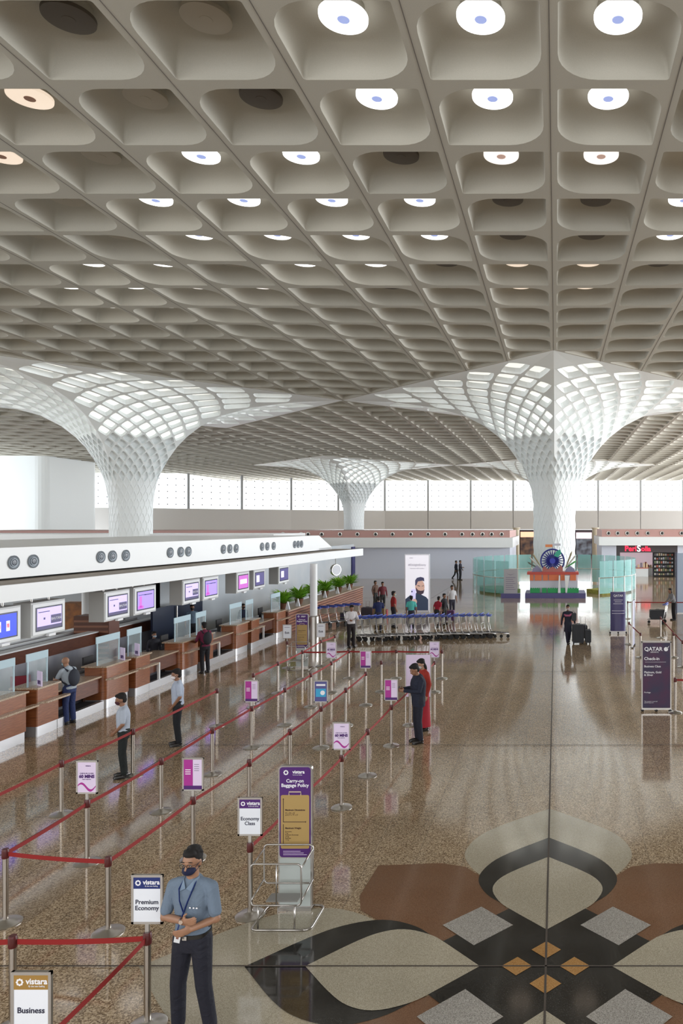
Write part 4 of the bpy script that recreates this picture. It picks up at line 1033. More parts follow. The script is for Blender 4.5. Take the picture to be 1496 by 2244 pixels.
def sizer(X, y, lab):
    t = thing('baggage_sizer', lab, 'baggage gauge', (X, y, 0))
    def rr(x0, x1, z0, z1, y, r=.05): 
        P = [(u, y, v) for u, v in rrect(x0, x1, z0, z1, r, 3)]; return P + [P[0]]
    MB().tube(rr(-.34, .27, .30, .80, -.34), .011, 8).build('front_frame', M_frame, t, smooth=True)
    MB().tube(rr(-.30, .31, .42, .90, -.03), .011, 8).build('rear_frame', M_frame, t, smooth=True)
    for (x, z0, z1) in ((-.34, .35, .47), (.27, .35, .47), (.27, .75, .85), (-.34, .75, .85)): MB().tube([(x, -.34, z0), (x + .04, -.03, z1)], .010, 8).build('side_bar', M_frame, t, smooth=True)
    P = [(u, v, .015) for u, v in rrect(-.34, .38, -.36, .22, .08, 3)]; MB().tube(P + [P[0]], .014, 8).build('floor_frame', M_frame, t, smooth=True)
    MB().tube([(-.03, -.34, .30), (-.03, -.34, .80)], .009, 8).build('divider_bar', M_frame, t, smooth=True)
    for x in (-.25, .19): MB().tube([(x, -.34, .30), (x, -.345, .02)], .010, 8).build('leg', M_frame, t, smooth=True)
    MB().box(-.18, .20, -.28, -.09, .31, .325).build('base_tray', mat('grey_tray', (.30, .30, .29), .4, metal=.3), t)
    return t
sizer(b1.location.x - .03, b1.location.y - .13, 'tubular steel baggage sizing frame before the near purple board')
sizer(b2.location.x, b2.location.y - .13, 'tubular steel baggage sizing frame before the distant purple board')
X, d = FL(916, 1556); lb_ = thing('lilac_board', 'pale lilac upright board behind the man in the suit', 'board', (X, d, 0))
MB().box(-.33, .33, 0, .03, .35, 1.45).build('panel', M_lil, lb_); MB().box(-.34, -.32, -.01, .04, 0, 1.46).build('leg', M_frame, lb_); MB().box(.32, .34, -.01, .04, 0, 1.46).build('leg', M_frame, lb_)

# ------------------------------------------------------------------ right side: banners and barriers
M_qp = mat('deep_violet_banner', (.035, .03, .075), .45, noise=(2.5, (.075, .022, .07), 2))
X, d = FL(1437.5, 1559); q = thing('check_in_banner', 'tall dark violet check-in banner stand with silver sides at the right', 'sign', (X, d, 0))
w = .36
face = MB().box(-w, w, -.02, .02, .10, 1.80).build('banner_face', M_qp, q); MB().box(-w - .03, -w, -.03, .03, .05, 1.83).build('side_rail', M_frame, q); MB().box(w, w + .03, -.03, .03, .05, 1.83).build('side_rail', M_frame, q); MB().box(-w - .03, w + .03, -.03, .03, 1.80, 1.84).build('top_rail', M_frame, q)
MB().box(-w - .03, w + .03, -.04, .04, .05, .10).build('bottom_rail', M_frame, q)
for x in (-w, 0, w): MB().ell((x, 0, .035), (.05, .06, .035), 10, 6).build('wheel', M_blk, q)
text('QATAR', .14, M_wtxt, face, (-.08, -.023, 1.63), bold=.003); text('AIRWAYS', .05, M_wtxt, face, (-.05, -.023, 1.55))
MB().lathe([(.055, 0), (.055, .004)], 18).build('round_emblem', M_wtxt, face).data.transform(Matrix.Translation((.25, -.022, 1.63)) @ Matrix.Rotation(PI/2, 4, 'X')); MB().prism([(.27, 1.66), (.34, 1.72), (.29, 1.64)], -.026, -.022, 'y').build('emblem_horn', M_wtxt, face)
text('Check-in', .11, M_wtxt, face, (-.32, -.023, 1.38), align='LEFT', bold=.002); text('Business Class', .075, M_wtxt, face, (-.32, -.023, 1.18), align='LEFT', bold=.001); text('Platinum, Gold\n& Silver', .075, M_wtxt, face, (-.32, -.023, .99), align='LEFT', bold=.001)
text('Privilege', .05, M_wtxt, face, (-.32, -.023, .50), align='LEFT'); text('This counter is reserved\nqatarairways.com', .035, M_wtxt, face, (-.32, -.023, .25), align='LEFT')
MB().box(-.3, .25, -.022, -.02, 1.29, 1.295).build('rule', M_wtxt, face)
X, d = FL(1353.5, 1388); q = thing('round_banner', 'curved violet banner column standing right of the woman with suitcases', 'sign', (X, d, 0))
cv = MB(); n = 10; arc = [math.radians(a) for a in np.linspace(200, 340, n)]
cv.prism([(.36 * math.cos(a), .20 * math.sin(a) + .05) for a in arc] + [(.33, .1), (-.33, .1)], .12, 1.86, 'z'); face = cv.build('curved_face', mat('violet_banner', (.085, .075, .20), .35), q, smooth='auto')
text('QATAR', .13, M_wtxt, face, (0, -.165, 1.70), bold=.003)
for z, ww in ((1.5, .2), (1.42, .15), (1.33, .22), (1.02, .28), (.9, .28)): MB().box(-ww, ww, -.155, -.10, z, z + .015).build('printed_line', M_wtxt, face)
MB().box(-.38, .38, -.14, .12, 0, .12).build('base', M_frame, q)
for x in (-.36, 0, .36): MB().ell((x, -.14, .05), (.04, .04, .05), 8, 6).build('foot', M_blk, q)
X, d = FL(1387, 1417); q = thing('narrow_banner', 'violet banner seen edge-on between the barrier posts at the right', 'sign', (X, d, 0), math.radians(78))
MB().box(-.4, .4, -.02, .02, .06, 1.84).build('banner_face', mat('violet_banner', (.085, .075, .20)), q); MB().box(-.43, -.4, -.03, .03, 0.04, 1.86).build('side_rail', M_frame, q); MB().box(.4, .43, -.03, .03, 0.04, 1.86).build('side_rail', M_frame, q)
for x in (-.38, .38): MB().ell((x, 0, .035), (.05, .06, .035), 8, 6).build('wheel', M_blk, q)
RP = [('r0', 1372, 1440 - 30, 'plain barrier post left of the violet check-in banner'), ]
def rp(px, yb, lab):
    X, d = FL(px, yb); return post(X=X, d=d, lab=lab)
r1 = rp(1403, 1441, 'barrier post standing just left of the check-in banner'); r2 = rp(1378, 1412, 'barrier post behind the edge-on violet banner'); r3 = rp(1479, 1562, 'barrier post at the right edge beside the check-in banner')
r4 = rp(1475, 1441, 'thin barrier post behind the check-in banner, right side'); r5 = rp(1495, 1462, 'barrier post at the right edge of the picture behind the banner'); r6 = rp(1375, 1356, 'distant barrier post left of the red cross belts'); r7 = rp(1447, 1398, 'distant barrier post in front of the luggage trolley'); r8 = rp(1560, 1356, 'distant barrier post outside the right edge')
r9 = rp(1620, 1562, 'barrier post outside the right edge beside the banner')
belt(r2, r1, 'dark belt stretched left of the violet check-in banner'); belt(r3, r9, 'red belt leaving at the right edge beside the check-in banner'); belt(r6, r8, 'distant red belt in front of the luggage trolley on the right'); belt(r7, r5, 'red belt behind the check-in banner at the right edge')
belt(r2, r6, 'belt running back from the edge-on violet banner')
for pr in (): pass

# ------------------------------------------------------------------ luggage trolleys
M_blue = mat('trolley_blue', (.03, .07, .42), .4); M_chr = mat('trolley_steel', (.66, .66, .66), .22, metal=1.0); M_rub = mat('rubber', (.02, .02, .02), .7)
tr0 = None
def trolley(X, y, rz, lab, grp='parked luggage trolleys'):
    global tr0
    if tr0 is not None: return dup(tr0, (X, y, 0), rz, lab, grp)
    t = thing('luggage_trolley', lab, 'luggage trolley', (X, y, 0), rz, grp)
    # push direction +x; handle at x = -.45
    for s in (-.27, .27):
        MB().tube([(.48, s * .45, .20), (-.30, s, .24), (-.38, s, .36), (-.46, s, 1.0)], .016, 6).build('side_frame', M_chr, t, smooth=True)
        MB().lathe([(.10, -.02), (.10, .02)], 14).build('wheel', M_rub, t).data.transform(Matrix.Translation((-.30, s, .10)) @ Matrix.Rotation(PI/2, 4, 'X'))
    MB().lathe([(.07, -.02), (.07, .02)], 12).build('wheel', M_rub, t).data.transform(Matrix.Translation((.42, 0, .07)) @ Matrix.Rotation(PI/2, 4, 'X'))
    MB().tube([(.42, 0, .07), (.44, 0, .2)], .015, 6).build('front_fork', M_chr, t)
    MB().tube([(-.46, -.31, 1.02), (-.46, .31, 1.02)], .028, 8).build('handle', M_blue, t, smooth=True)
    MB().box(-.50, -.30, -.24, .24, .94, .98).build('top_tray', M_blue, t)
    mb = MB()
    for s in (-.18, -.06, .06, .18): mb.tube([(-.28, s, .25), (.44, s * .5, .21)], .009, 5)
    for x in (-.1, .15): mb.tube([(x, -.22, .24), (x, .22, .24)], .009, 5)
    mb.build('deck_bars', mat('deck_grey', (.18, .18, .18), .5, metal=.5), t)
    mb = MB(); mb.tube([(-.42, -.25, .62), (-.42, .25, .62)], .01, 6).tube([(-.36, -.25, .40), (-.36, .25, .40)], .01, 6); mb.build('cross_bars', M_chr, t)
    MB().box(-.43, -.41, -.20, .20, .66, .90).build('advert_panel', mat('advert_panel', (.55, .50, .42), .5), t)
    tr0 = t; return t
n = 22
for i in range(n):
    px = 778 + i * 14.2; d = 30.6 + .05 * i + random.uniform(-.12, .12); X = XD(px, d)
    trolley(X + .3, d, math.radians(-10 + random.uniform(-9, 9)), 'blue-handled luggage trolley nested in the front row, %s from the left' % ('first' if i == 0 else (ORD + ['twenty-second'])[i]))
for i in range(6):
    px = 708 + i * 17; d = 34.6 + .3 * i; X = XD(px, d)
    trolley(X, d, math.radians(60), 'dark-looking trolley parked beside the slatted counter, %s from the left' % names2[i] if i else 'dark-looking luggage trolley parked beside the slatted counter, leftmost', 'trolleys beside the slatted counter')
rt = trolley(XD(1440, 36), 36, math.radians(160), 'luggage trolley loaded with a dark case at the right edge')
M_case2 = mat('black_suitcase', (.015, .018, .025), .5); M_case3 = mat('grey_suitcase', (.35, .33, .33), .5)
def suitcase(loc, w, h, t_, lab, m=M_case2, rz=0, handle=True, wheels=True):
    t = thing('suitcase', lab, 'suitcase', loc, rz)
    z0 = .06 if wheels else 0
    mb = MB().prism(rrect(-w/2, w/2, z0, z0 + h, .05), -t_/2, t_/2, 'y'); mb.build('shell', m, t)
    gr = MB()
    for x in np.linspace(-w/2 + .06, w/2 - .06, 5): gr.box(x - .006, x + .006, -t_/2 - .006, -t_/2, z0 + .06, z0 + h - .06)
    gr.build('ridges', m, t)
    if wheels:
        for sx in (-1, 1):
            for sy in (-1, 1): MB().ell((sx * (w/2 - .05), sy * (t_/2 - .04), .03), (.022, .03, .03), 8, 6).build('wheel', M_rub, t)
    if handle: MB().tube([(-.09, .05, z0 + h), (-.09, .05, z0 + h + .32), (.09, .05, z0 + h + .32), (.09, .05, z0 + h)], .009, 6).build('pull_handle', M_chr, t)
    MB().tube([(-.08, 0, z0 + h), (-.07, 0, z0 + h + .03), (.07, 0, z0 + h + .03), (.08, 0, z0 + h)], .012, 6).build('carry_handle', M_rub, t)
    return t
suitcase((XD(1440, 36) , 36, .26), .75, .42, .4, 'dark suitcase lying on the trolley at the right edge', handle=False, wheels=False)
X, d = FL(1267, 1411); suitcase((X - .02, d, 0), .46, .74, .28, 'large black upright suitcase beside the woman walking', rz=.1)
X, d = FL(1288, 1412); suitcase((X + .0, d + .1, 0), .24, .52, .20, 'small dark suitcase at the far right of the walking woman', rz=.1)
X, d = FL(1280, 1405); suitcase((X - .03, d + .45, 0), .34, .56, .22, 'dark suitcase half hidden behind the large black one', m=M_case2)
for i, (px, d, c, w, h) in enumerate(((805, 39, (.08, .07, .10), .6, .4), (838, 38.4, (.30, .04, .05), .5, .35), (760, 37, (.06, .06, .12), .6, .45), (980, 36.8, (.10, .03, .12), .7, .5), (832, 36.6, (.18, .14, .05), .5, .7))):
    suitcase((XD(px, d), d, 0), w, h, .35, ['black case near the far end of the slatted counter', 'dark red case behind the trolley row', 'navy case beside the parked dark trolleys', 'purple case behind the right part of the trolley row', 'brown case beside the person in navy'][i], m=mat('case_%d' % i, c, .6))
# ------------------------------------------------------------------ people
def remesh(mb, voxel, m, name, parent, smooth_it=4):
    me = bpy.data.meshes.new('tmp'); me.from_pydata([tuple(v) for v in mb.v], [], mb.f)
    bm = bmesh.new(); bm.from_mesh(me); bmesh.ops.recalc_face_normals(bm, faces=bm.faces); bm.to_mesh(me); bm.free()
    o = bpy.data.objects.new(name, me); COL.objects.link(o)
    r = o.modifiers.new('r', 'REMESH'); r.mode = 'VOXEL'; r.voxel_size = voxel
    s = o.modifiers.new('s', 'SMOOTH'); s.iterations = smooth_it; s.factor = .5
    dg = bpy.context.evaluated_depsgraph_get(); dg.update()
    n = bpy.data.meshes.new_from_object(o.evaluated_get(dg)); n.name = name
    o.modifiers.clear(); o.data = n; bpy.data.meshes.remove(me)
    n.materials.clear(); n.materials.append(m); n.shade_smooth()
    o.parent = parent
    return o
def caps(mb, pts, rs, n=12, sub=3):
    """rounded tapering limb through pts"""
    P, R = [], []
    for i in range(len(pts) - 1):
        for q in range(sub): t = q / sub; P.append(Vector(pts[i]).lerp(Vector(pts[i + 1]), t)); R.append(rs[i] + (rs[i + 1] - rs[i]) * t)
    P.append(Vector(pts[-1])); R.append(rs[-1])
    mb.tube(P, R, n)
    mb.ell(P[0], (R[0],) * 3, n, 8); mb.ell(P[-1], (R[-1],) * 3, n, 8)
    for p, r in zip(pts[1:-1], rs[1:-1]): mb.ell(p, (r * 1.0,) * 3, n, 8)
def loft(mb, rows, n=20, pw=2.4):     # rows: (cx, cy, z, rx, ry)
    vs, fs = [], []
    for (cx, cy, z, rx, ry) in rows:
        for k in range(n):
            a = 2 * PI * k / n; c, s = math.cos(a), math.sin(a)
            vs.append((cx + rx * math.copysign(abs(c) ** (2 / pw), c), cy + ry * math.copysign(abs(s) ** (2 / pw), s), z))
    m = len(rows)
    for i in range(m - 1):
        for k in range(n): fs.append((i * n + k, i * n + (k + 1) % n, (i + 1) * n + (k + 1) % n, (i + 1) * n + k))
    fs.append(tuple(range(n - 1, -1, -1))); fs.append(tuple((m - 1) * n + k for k in range(n)))
    mb.add(vs, fs)
def hand(mb, w, dirv, palm, s=1.0, curl=.5, side=1, nf=6):
    """w wrist, dirv towards fingertips, palm = palm normal; side = thumb side along cross"""
    w, d, p = Vector(w), Vector(dirv).normalized(), Vector(palm).normalized(); a = d.cross(p).normalized() * side; p = a.cross(d).normalized() * side
    R = Matrix((a, d, p)).transposed()
    mb.ell(w + d * .045 * s, (.040 * s, .052 * s, .016 * s), 12, 8, R); mb.ell(w + d * .07 * s, (.038 * s, .03 * s, .014 * s), 12, 8, R)
    for i, (o_, L_) in enumerate(((.029, .070), (.010, .080), (-.010, .074), (-.029, .058))):
        b = w + d * .085 * s + a * o_ * s; r = .0088 * s; th = curl * .7; q = b; pts = [b - d * .02 * s, b]
        for seg, f in enumerate((.45, .32, .23)):
            ang = th * (seg + 1) * .9; q = q + (d * math.cos(ang) + p * math.sin(ang)) * L_ * f * s; pts.append(q)
        caps(mb, pts, [r * 1.05, r * 1.05, r, r * .92, r * .82], 8, 1)
    t0 = w + d * .022 * s + a * .030 * s; t1 = t0 + (d * .6 + a * .75 + p * .2).normalized() * .038 * s; t2 = t1 + (d * .9 + a * .3 + p * .35).normalized() * .030 * s
    caps(mb, [w + d * .02 * s, t0, t1, t2], [.014 * s, .0125 * s, .0105 * s, .009 * s], 8, 1)
SK = {'a': (.36, .19, .115), 'b': (.27, .135, .08), 'c': (.42, .24, .16)}
def cloth(n, c, r):
    if n in MATS: return MATS[n]
    m = mat(n, c, r); nt = m.node_tree; b = nt.nodes['Principled BSDF']
    tc = nt.nodes.new('ShaderNodeTexCoord'); w = nt.nodes.new('ShaderNodeTexNoise'); w.inputs['Scale'].default_value = 7; w.inputs['Detail'].default_value = 3; w.inputs['Distortion'].default_value = 1.6
    bp = nt.nodes.new('ShaderNodeBump'); bp.inputs['Strength'].default_value = .55; bp.inputs['Distance'].default_value = .035
    nt.links.new(tc.outputs['Object'], w.inputs[0]); nt.links.new(w.outputs[0], bp.inputs['Height']); nt.links.new(bp.outputs[0], b.inputs['Normal'])
    return m
def person(lab, loc, rz, h, shirt=(.3, .35, .4), pants=(.02, .02, .03), skin='b', hair='short', mask=None, sleeve='short', arms=None, lean=0.0, head_pitch=0.0, head_yaw=0.0, legs=None, dress=None, shoes=(.015, .013, .012), vx=.014, bag=None, coat=0.0, glasses=False, untuck=.0, tieoff=False, hip_shift=0, width=1.0, girth=1.12):
    t = thing('person', lab, 'person', loc, rz)
    s = h / 1.75; V = lambda x, y, z: Vector((x * s, y * s, z * s))
    lean_y = lambda z: -lean * max(0, z - .95)
    ms = mat('skin_' + skin, SK[skin], .5)
    key = lambda c: '%.3f_%.3f_%.3f' % c
    msh = cloth('cloth_' + key(shirt), shirt, .85); mp = cloth('cloth_' + key(pants), pants, .8); mh = mat('hair_black', (.010, .008, .008), .85); mso = mat('shoe_' + key(shoes), shoes, .35)
    sw = .185 * width
    P = lambda x, y, z: V(x, y + lean_y(z), z)
    sh = [P(-sw, 0, 1.400), P(sw, 0, 1.400)]
    A = arms or [((-.25, .03, 1.15), (-.26, -.05, .90)), ((.25, .03, 1.15), (.26, -.05, .90))]
    el = [P(*A[0][0]), P(*A[1][0])]; wr = [P(*A[0][1]), P(*A[1][1])]
    Lg = legs or [((-.095, -.02, .50), (-.10, .02, .09)), ((.095, -.02, .50), (.10, .02, .09))]
    kn = [V(*Lg[0][0]), V(*Lg[1][0])]; an = [V(*Lg[0][1]), V(*Lg[1][1])]; hp = [V(-.085, 0, .93), V(.085, 0, .93)]
    # body
    b = MB()
    tors = lambda g: [(0, lean_y(z) * s + y * s, z * s, rx * s * width + g, ry * s * girth + g) for z, y, rx, ry in ((.86, .01, .15, .10), (.96, .01, .155, .11), (1.06, 0, .140, .105), (1.18, 0, .15, .11), (1.30, 0, .168, .115), (1.38, .0, .168, .10), (1.425, .003, .145, .080), (1.455, .008, .10, .065), (1.49, .012, .06, .055))]
    loft(b, tors(-.012))
    for i in (0, 1):
        caps(b, [sh[i], el[i], wr[i]], [.050 * s, .041 * s, .028 * s]); caps(b, [hp[i], kn[i], an[i]], [.082 * s, .054 * s, .038 * s])
        b.ell(an[i] + V(0, -.07, -.045), (.038 * s, .11 * s, .035 * s))
    hc = P(0, -.015, 1.632); nk = P(0, .01, 1.45)
    HR = Matrix.Rotation(head_yaw, 4, 'Z') @ Matrix.Rotation(-head_pitch, 4, 'X')
    hp_ = lambda x, y, z: nk + (HR @ (V(x, y, z) + (hc - nk)))
    caps(b, [nk - V(0, 0, .03), hp_(0, .015, -.08)], [.058 * s, .052 * s])
    R3 = HR.to_3x3()
    b.ell(hp_(0, .012, .02), (.076 * s, .096 * s, .098 * s), 18, 12, R3); b.ell(hp_(0, -.022, -.045), (.060 * s, .068 * s, .068 * s), 16, 10, R3); b.ell(hp_(0, -.045, -.085), (.033 * s, .036 * s, .028 * s), 12, 8, R3)
    caps(b, [hp_(0, -.082, .008), hp_(0, -.103, -.028)], [.010 * s, .0145 * s], 8, 2); b.ell(hp_(0, -.086, .024), (.055 * s, .012 * s, .010 * s), 10, 6, R3)
    b.ell(hp_(0, -.084, -.060), (.024 * s, .010 * s, .010 * s), 10, 6, R3)
    for sx in (-1, 1): b.ell(hp_(sx * .078, .012, -.01), (.010 * s, .020 * s, .032 * s), 8, 8, R3)
    for i in (0, 1):
        d = (wr[i] - el[i]).normalized(); pn = Vector((1 if i == 0 else -1, 0, 0))
        if abs(d.dot(pn)) > .7: pn = Vector((0, 0, 1)) if False else Vector((0, 1, .2))
        hand(b, wr[i], d, pn, s * 1.02, .5, 1 if i == 0 else -1)
    body = remesh(b, vx if vx < .01 else .011, ms, 'body', t, 2)
    # trousers or dress
    if dress is None:
        q = MB(); loft(q, [(0, .01 * s, z * s, rx * s * width, ry * s) for z, rx, ry in ((.82, .155, .105), (.90, .165, .118), (.98, .158, .116), (1.05, .150, .112))])
        for i in (0, 1): caps(q, [hp[i], kn[i], an[i] + V(0, 0, .02)], [.098 * s, .072 * s, .062 * s])
        remesh(q, vx, mp, 'trousers', t)
    else:
        q = MB(); loft(q, [(0, 0, z * s, rx * s, ry * s) for z, rx, ry in ((.10, .20, .17), (.35, .185, .155), (.6, .17, .14), (.85, .17, .125), (1.02, .15, .11))]); remesh(q, vx, mat('cloth_' + key(dress), dress, .8), 'skirt', t)
    q = MB(); z0 = .97 - untuck
    rows = [r for r in tors(.006) if r[2] > (z0 - .01) * s]
    rows = [(0, lean_y(z0) * s + .005, z0 * s, (.160 * width) * s + .004, .118 * s)] + rows
    if coat: rows = [(0, .01, (.97 - coat) * s, .185 * s, .13 * s)] + rows[1:]
    loft(q, rows)
    for i in (0, 1):
        if sleeve == 'short': m_ = sh[i].lerp(el[i], .78); caps(q, [sh[i], m_], [.060 * s, .057 * s])
        else: caps(q, [sh[i], el[i], wr[i]], [.060 * s, .052 * s, .040 * s])
    caps(q, [nk - V(0, -.0, .03), nk + V(0, .006, .015)], [.07 * s, .064 * s], 12, 2)
    for i in (0, 1): caps(q, [nk + V(0, .005, -.01), sh[i].lerp(nk, .25) + V(0, 0, .012), sh[i]], [.055 * s, .052 * s, .060 * s], 12, 2)
    remesh(q, vx, msh, 'jacket' if coat else 'shirt', t)
    for i in (0, 1):
        q = MB(); q.ell(an[i] + V(0, -.075, -.048), (.046 * s, .135 * s, .042 * s), 14, 8); q.ell(an[i] + V(0, .015, -.02), (.044 * s, .055 * s, .06 * s), 12, 8); q.box(*( (an[i].x - .04 * s, an[i].x + .04 * s, an[i].y - .19 * s, an[i].y + .06 * s, 0.0, .02)))
        if dress is None or True: remesh(q, max(vx * .8, .008), mso, 'shoe', t, 2)
    # hair
    if hair:
        q = MB(); q.ell(hp_(0, .028, .050), (.084 * s, .094 * s, .086 * s), 18, 12, R3); q.ell(hp_(0, .058, -.01), (.074 * s, .058 * s, .075 * s), 14, 10, R3); q.ell(hp_(.006, -.044, .096), (.062 * s, .046 * s, .034 * s), 14, 8, R3)
        if hair == 'long': q.ell(hp_(0, .08, -.10), (.07 * s, .05 * s, .12 * s), 12, 10, R3)
        if hair == 'bun': q.ell(hp_(0, .125, .0), (.045 * s, .045 * s, .045 * s), 10, 8, R3)
        if hair == 'cap': q.ell(hp_(0, -.02, .08), (.09 * s, .11 * s, .06 * s), 14, 8, R3)
        for _ in range(70):
            az = random.uniform(0, 2 * PI); el_ = random.uniform(.35, 1.5); cx_, cy_, cz_ = math.cos(el_) * math.cos(az), math.cos(el_) * math.sin(az), math.sin(el_)
            if cy_ < -.3 and cz_ < .62: continue
            c_ = hp_(cx_ * .083, .024 + cy_ * .094, .048 + cz_ * .088); q.ell(c_, (.014 * s, .022 * s, .011 * s), 6, 5, R3 @ Matrix.Rotation(random.uniform(-.8, .8), 3, 'Z'))
        remesh(q, min(vx, .009), mh, 'hair', t, 1)
    if mask:
        q = MB(); q.ell(hp_(0, -.045, -.052), (.062 * s, .062 * s, .050 * s), 16, 10, R3); q.ell(hp_(0, -.092, -.035), (.026 * s, .022 * s, .026 * s), 12, 8, R3)
        remesh(q, .008, mat('mask_' + key(mask), mask, .8), 'face_mask', t, 3)
        q = MB()
        for sx in (-1, 1): q.tube([hp_(sx * .058, -.055, -.03), hp_(sx * .082, .012, .012)], .0025, 5); q.tube([hp_(sx * .056, -.055, -.07), hp_(sx * .082, .015, -.03)], .0025, 5)
        q.build('mask_straps', mat('mask_' + key(mask), mask, .8), t)
    for sx in (-1, 1):
        e = MB().ell(hp_(sx * .030, -.0815, .004), (.0125 * s, .008 * s, .0075 * s), 10, 6, R3).build('eye', mat('eye_white', (.55, .5, .47), .3), t, smooth=True)
        MB().ell(hp_(sx * .030, -.0885, .004), (.0058 * s, .003 * s, .0058 * s), 8, 6, R3).build('iris', mat('iris_brown', (.02, .01, .006), .2), e)
    if bag:
        q = MB(); q.ell(P(0, .19, 1.22), (.15 * s, .10 * s, .23 * s), 16, 12); remesh(q, vx, mat('bag_' + key(bag), bag, .8), 'backpack', t)
        for sx in (-1, 1): MB().tube([P(sx * .10, .12, 1.40), P(sx * .12, 0.0, 1.475), P(sx * .12, -.125, 1.36), P(sx * .135, -.12, 1.18), P(sx * .15, .10, 1.04)], .014, 6, flat=2).build('strap', mat('bag_' + key(bag), bag, .8), t)
    return t, P, hp_, R3
def at(px, yb): X, d = FL(px, yb); return (X, d, 0)
# the guard in the foreground, arms folded
GA = [((-.255, -.03, 1.115), (.045, -.205, 1.185)), ((.255, -.04, 1.135), (.10, -.165, 1.10))]
t, P, hp_, R3 = person('man in grey-blue polo shirt, glasses and navy mask, arms folded, in the foreground', (XD(422, 7.0), 7.0, 0), math.radians(-6), 1.80, shirt=(.15, .20, .27), pants=(.010, .011, .022), skin='a', mask=(.008, .012, .05), arms=GA,
    head_pitch=-.02, head_yaw=.06, legs=[((-.13, -.02, .50), (-.16, .03, .09)), ((.12, -.02, .50), (.155, .03, .09))], vx=.0075, width=1.0, girth=1.0)
s = 1.80 / 1.75
M_gl = mat('glasses_frame', (.01, .01, .01), .3); q = MB()
for sx in (-1, 1):
    q.tube([hp_(sx * .032 + .024 * math.cos(a), -.103, .004 + .018 * math.sin(a)) for a in np.linspace(0, 2 * PI, 17)], .0022, 5)
    q.tube([hp_(sx * .056, -.103, .008), hp_(sx * .082, -.06, .010), hp_(sx * .084, .01, .006)], .002, 5)
q.tube([hp_(-.008, -.104, .008), hp_(.008, -.104, .008)], .002, 5); q.build('glasses', M_gl, t)
for sx in (-1, 1): MB().tube([hp_(sx * .012, -.0865, .030), hp_(sx * .034, -.087, .035), hp_(sx * .052, -.076, .030)], [.003, .0045, .002], 6).build('eyebrow', mat('hair_black', (.01, .01, .01)), t)
M_lan = mat('lanyard_blue', (.01, .03, .16), .6)
q = MB()
for sx in (-1, 1): q.tube([P(sx * .062, -.01, 1.485), P(sx * .066, -.105, 1.42), P(sx * .04, -.138, 1.33), P(0, -.140, 1.22)], [.004] * 4, 6, flat=3)
q.tube([P(0, -.142, 1.22), P(0, -.19, 1.17)], .006, 6, flat=2); q.tube([P(0.0, -.20, 1.16), P(-.01, -.215, 1.10), P(-.015, -.15, 1.05)], .006, 6); q.build('lanyard', M_lan, t)
card = MB().box(-.028, .028, -.002, .002, -.08, .0).build('id_card', mat('card_white', (.75, .77, .8), .3), t); card.location = P(-.035, -.165, 1.04); card.rotation_euler = (0, .2, .1)
MB().box(-.012, .012, -.004, -.002, -.045, -.015).build('card_photo', mat('card_photo', (.25, .12, .10), .5), card)
q = MB(); loft(q, [(0, .006, z * s, .166 * s, .126 * s) for z in (.965, 1.0)], pw=2.4); q.build('belt', mat('leather_black', (.012, .011, .010), .4), t, smooth='auto')
MB().box(-.022, .022, -.008, 0, -.018, .018).build('buckle', M_steel, t).location = Vector((0, -.122 * s, .982 * s))
wv = P(.045, -.205, 1.185); ev = P(-.255, -.03, 1.115); dv = (wv - ev).normalized()
q = MB().tube([wv - dv * .030, wv - dv * .006], .0345, 14); q.build('watch_strap', mat('watch_brown', (.06, .02, .012), .4), t); 
MB().lathe([(.019, 0), (.020, .006), (.017, .009)], 18).build('watch_dial', mat('watch_face', (.7, .55, .45), .2, metal=.5), t).data.transform(Matrix.Translation(wv - dv * .018 + Vector((.004, -.036, .006))) @ Matrix.Rotation(PI/2 - .2, 4, 'X'))
# collar, placket
for sx in (-1, 1):
    MB().add([P(sx * .072, .0, 1.500), P(sx * .078, -.03, 1.455), P(sx * .062, -.108, 1.400), P(sx * .004, -.108, 1.428), P(sx * .052, -.058, 1.488)], [(0, 1, 4), (1, 2, 4), (2, 3, 4)]).build('collar', mat('cloth_collar', (.19, .26, .36), .85), t).modifiers.new('so', 'SOLIDIFY').thickness = .006
for i, x in enumerate((.06, .095, .125)): MB().box(-.008, .008, -.003, 0, -.006, .006).build('chest_emblem', M_wtxt, t).location = P(x, -.135, 1.27)
# queue guards
person('guard in pale grey shirt and dark red mask by the second belt post', at(270, 1703), math.radians(-62), 1.62, shirt=(.42, .47, .56), pants=(.008, .012, .012), skin='b', mask=(.06, .012, .02), head_pitch=-.18,
    arms=[((-.23, .0, 1.15), (-.10, -.15, .98)), ((.23, .0, 1.15), (.08, -.16, .96))])
person('guard in pale grey shirt and white mask, hands held low, by the belts', at(389, 1633), math.radians(-58), 1.68, shirt=(.42, .48, .60), pants=(.008, .010, .014), skin='b', mask=(.75, .72, .75), head_pitch=-.10,
    arms=[((-.24, .03, 1.15), (-.14, -.11, .92)), ((.24, .03, 1.15), (.10, -.13, .90))], untuck=.03)
person('bald man in grey T-shirt and jeans with backpack at the nearest square desk', at(152, 1586), math.radians(-105), 1.64, shirt=(.38, .44, .50), pants=(.02, .035, .12), skin='a', hair=None, mask=(.35, .55, .62), bag=(.03, .035, .05), head_pitch=-.22,
    arms=[((-.23, -.12, 1.20), (-.15, -.34, 1.15)), ((.23, -.12, 1.20), (.12, -.34, 1.15))], lean=.12, untuck=.06)
person('traveller in a maroon jacket with a black backpack at the third rounded desk', at(449, 1475), math.radians(-125), 1.66, shirt=(.14, .012, .045), pants=(.008, .008, .012), skin='b', mask=(.6, .5, .55), sleeve='long', bag=(.015, .016, .022), arms=[((-.28, -.12, 1.22), (-.22, -.38, 1.16)), ((.25, -.05, 1.17), (.16, -.28, 1.08))], lean=.08, untuck=.05)
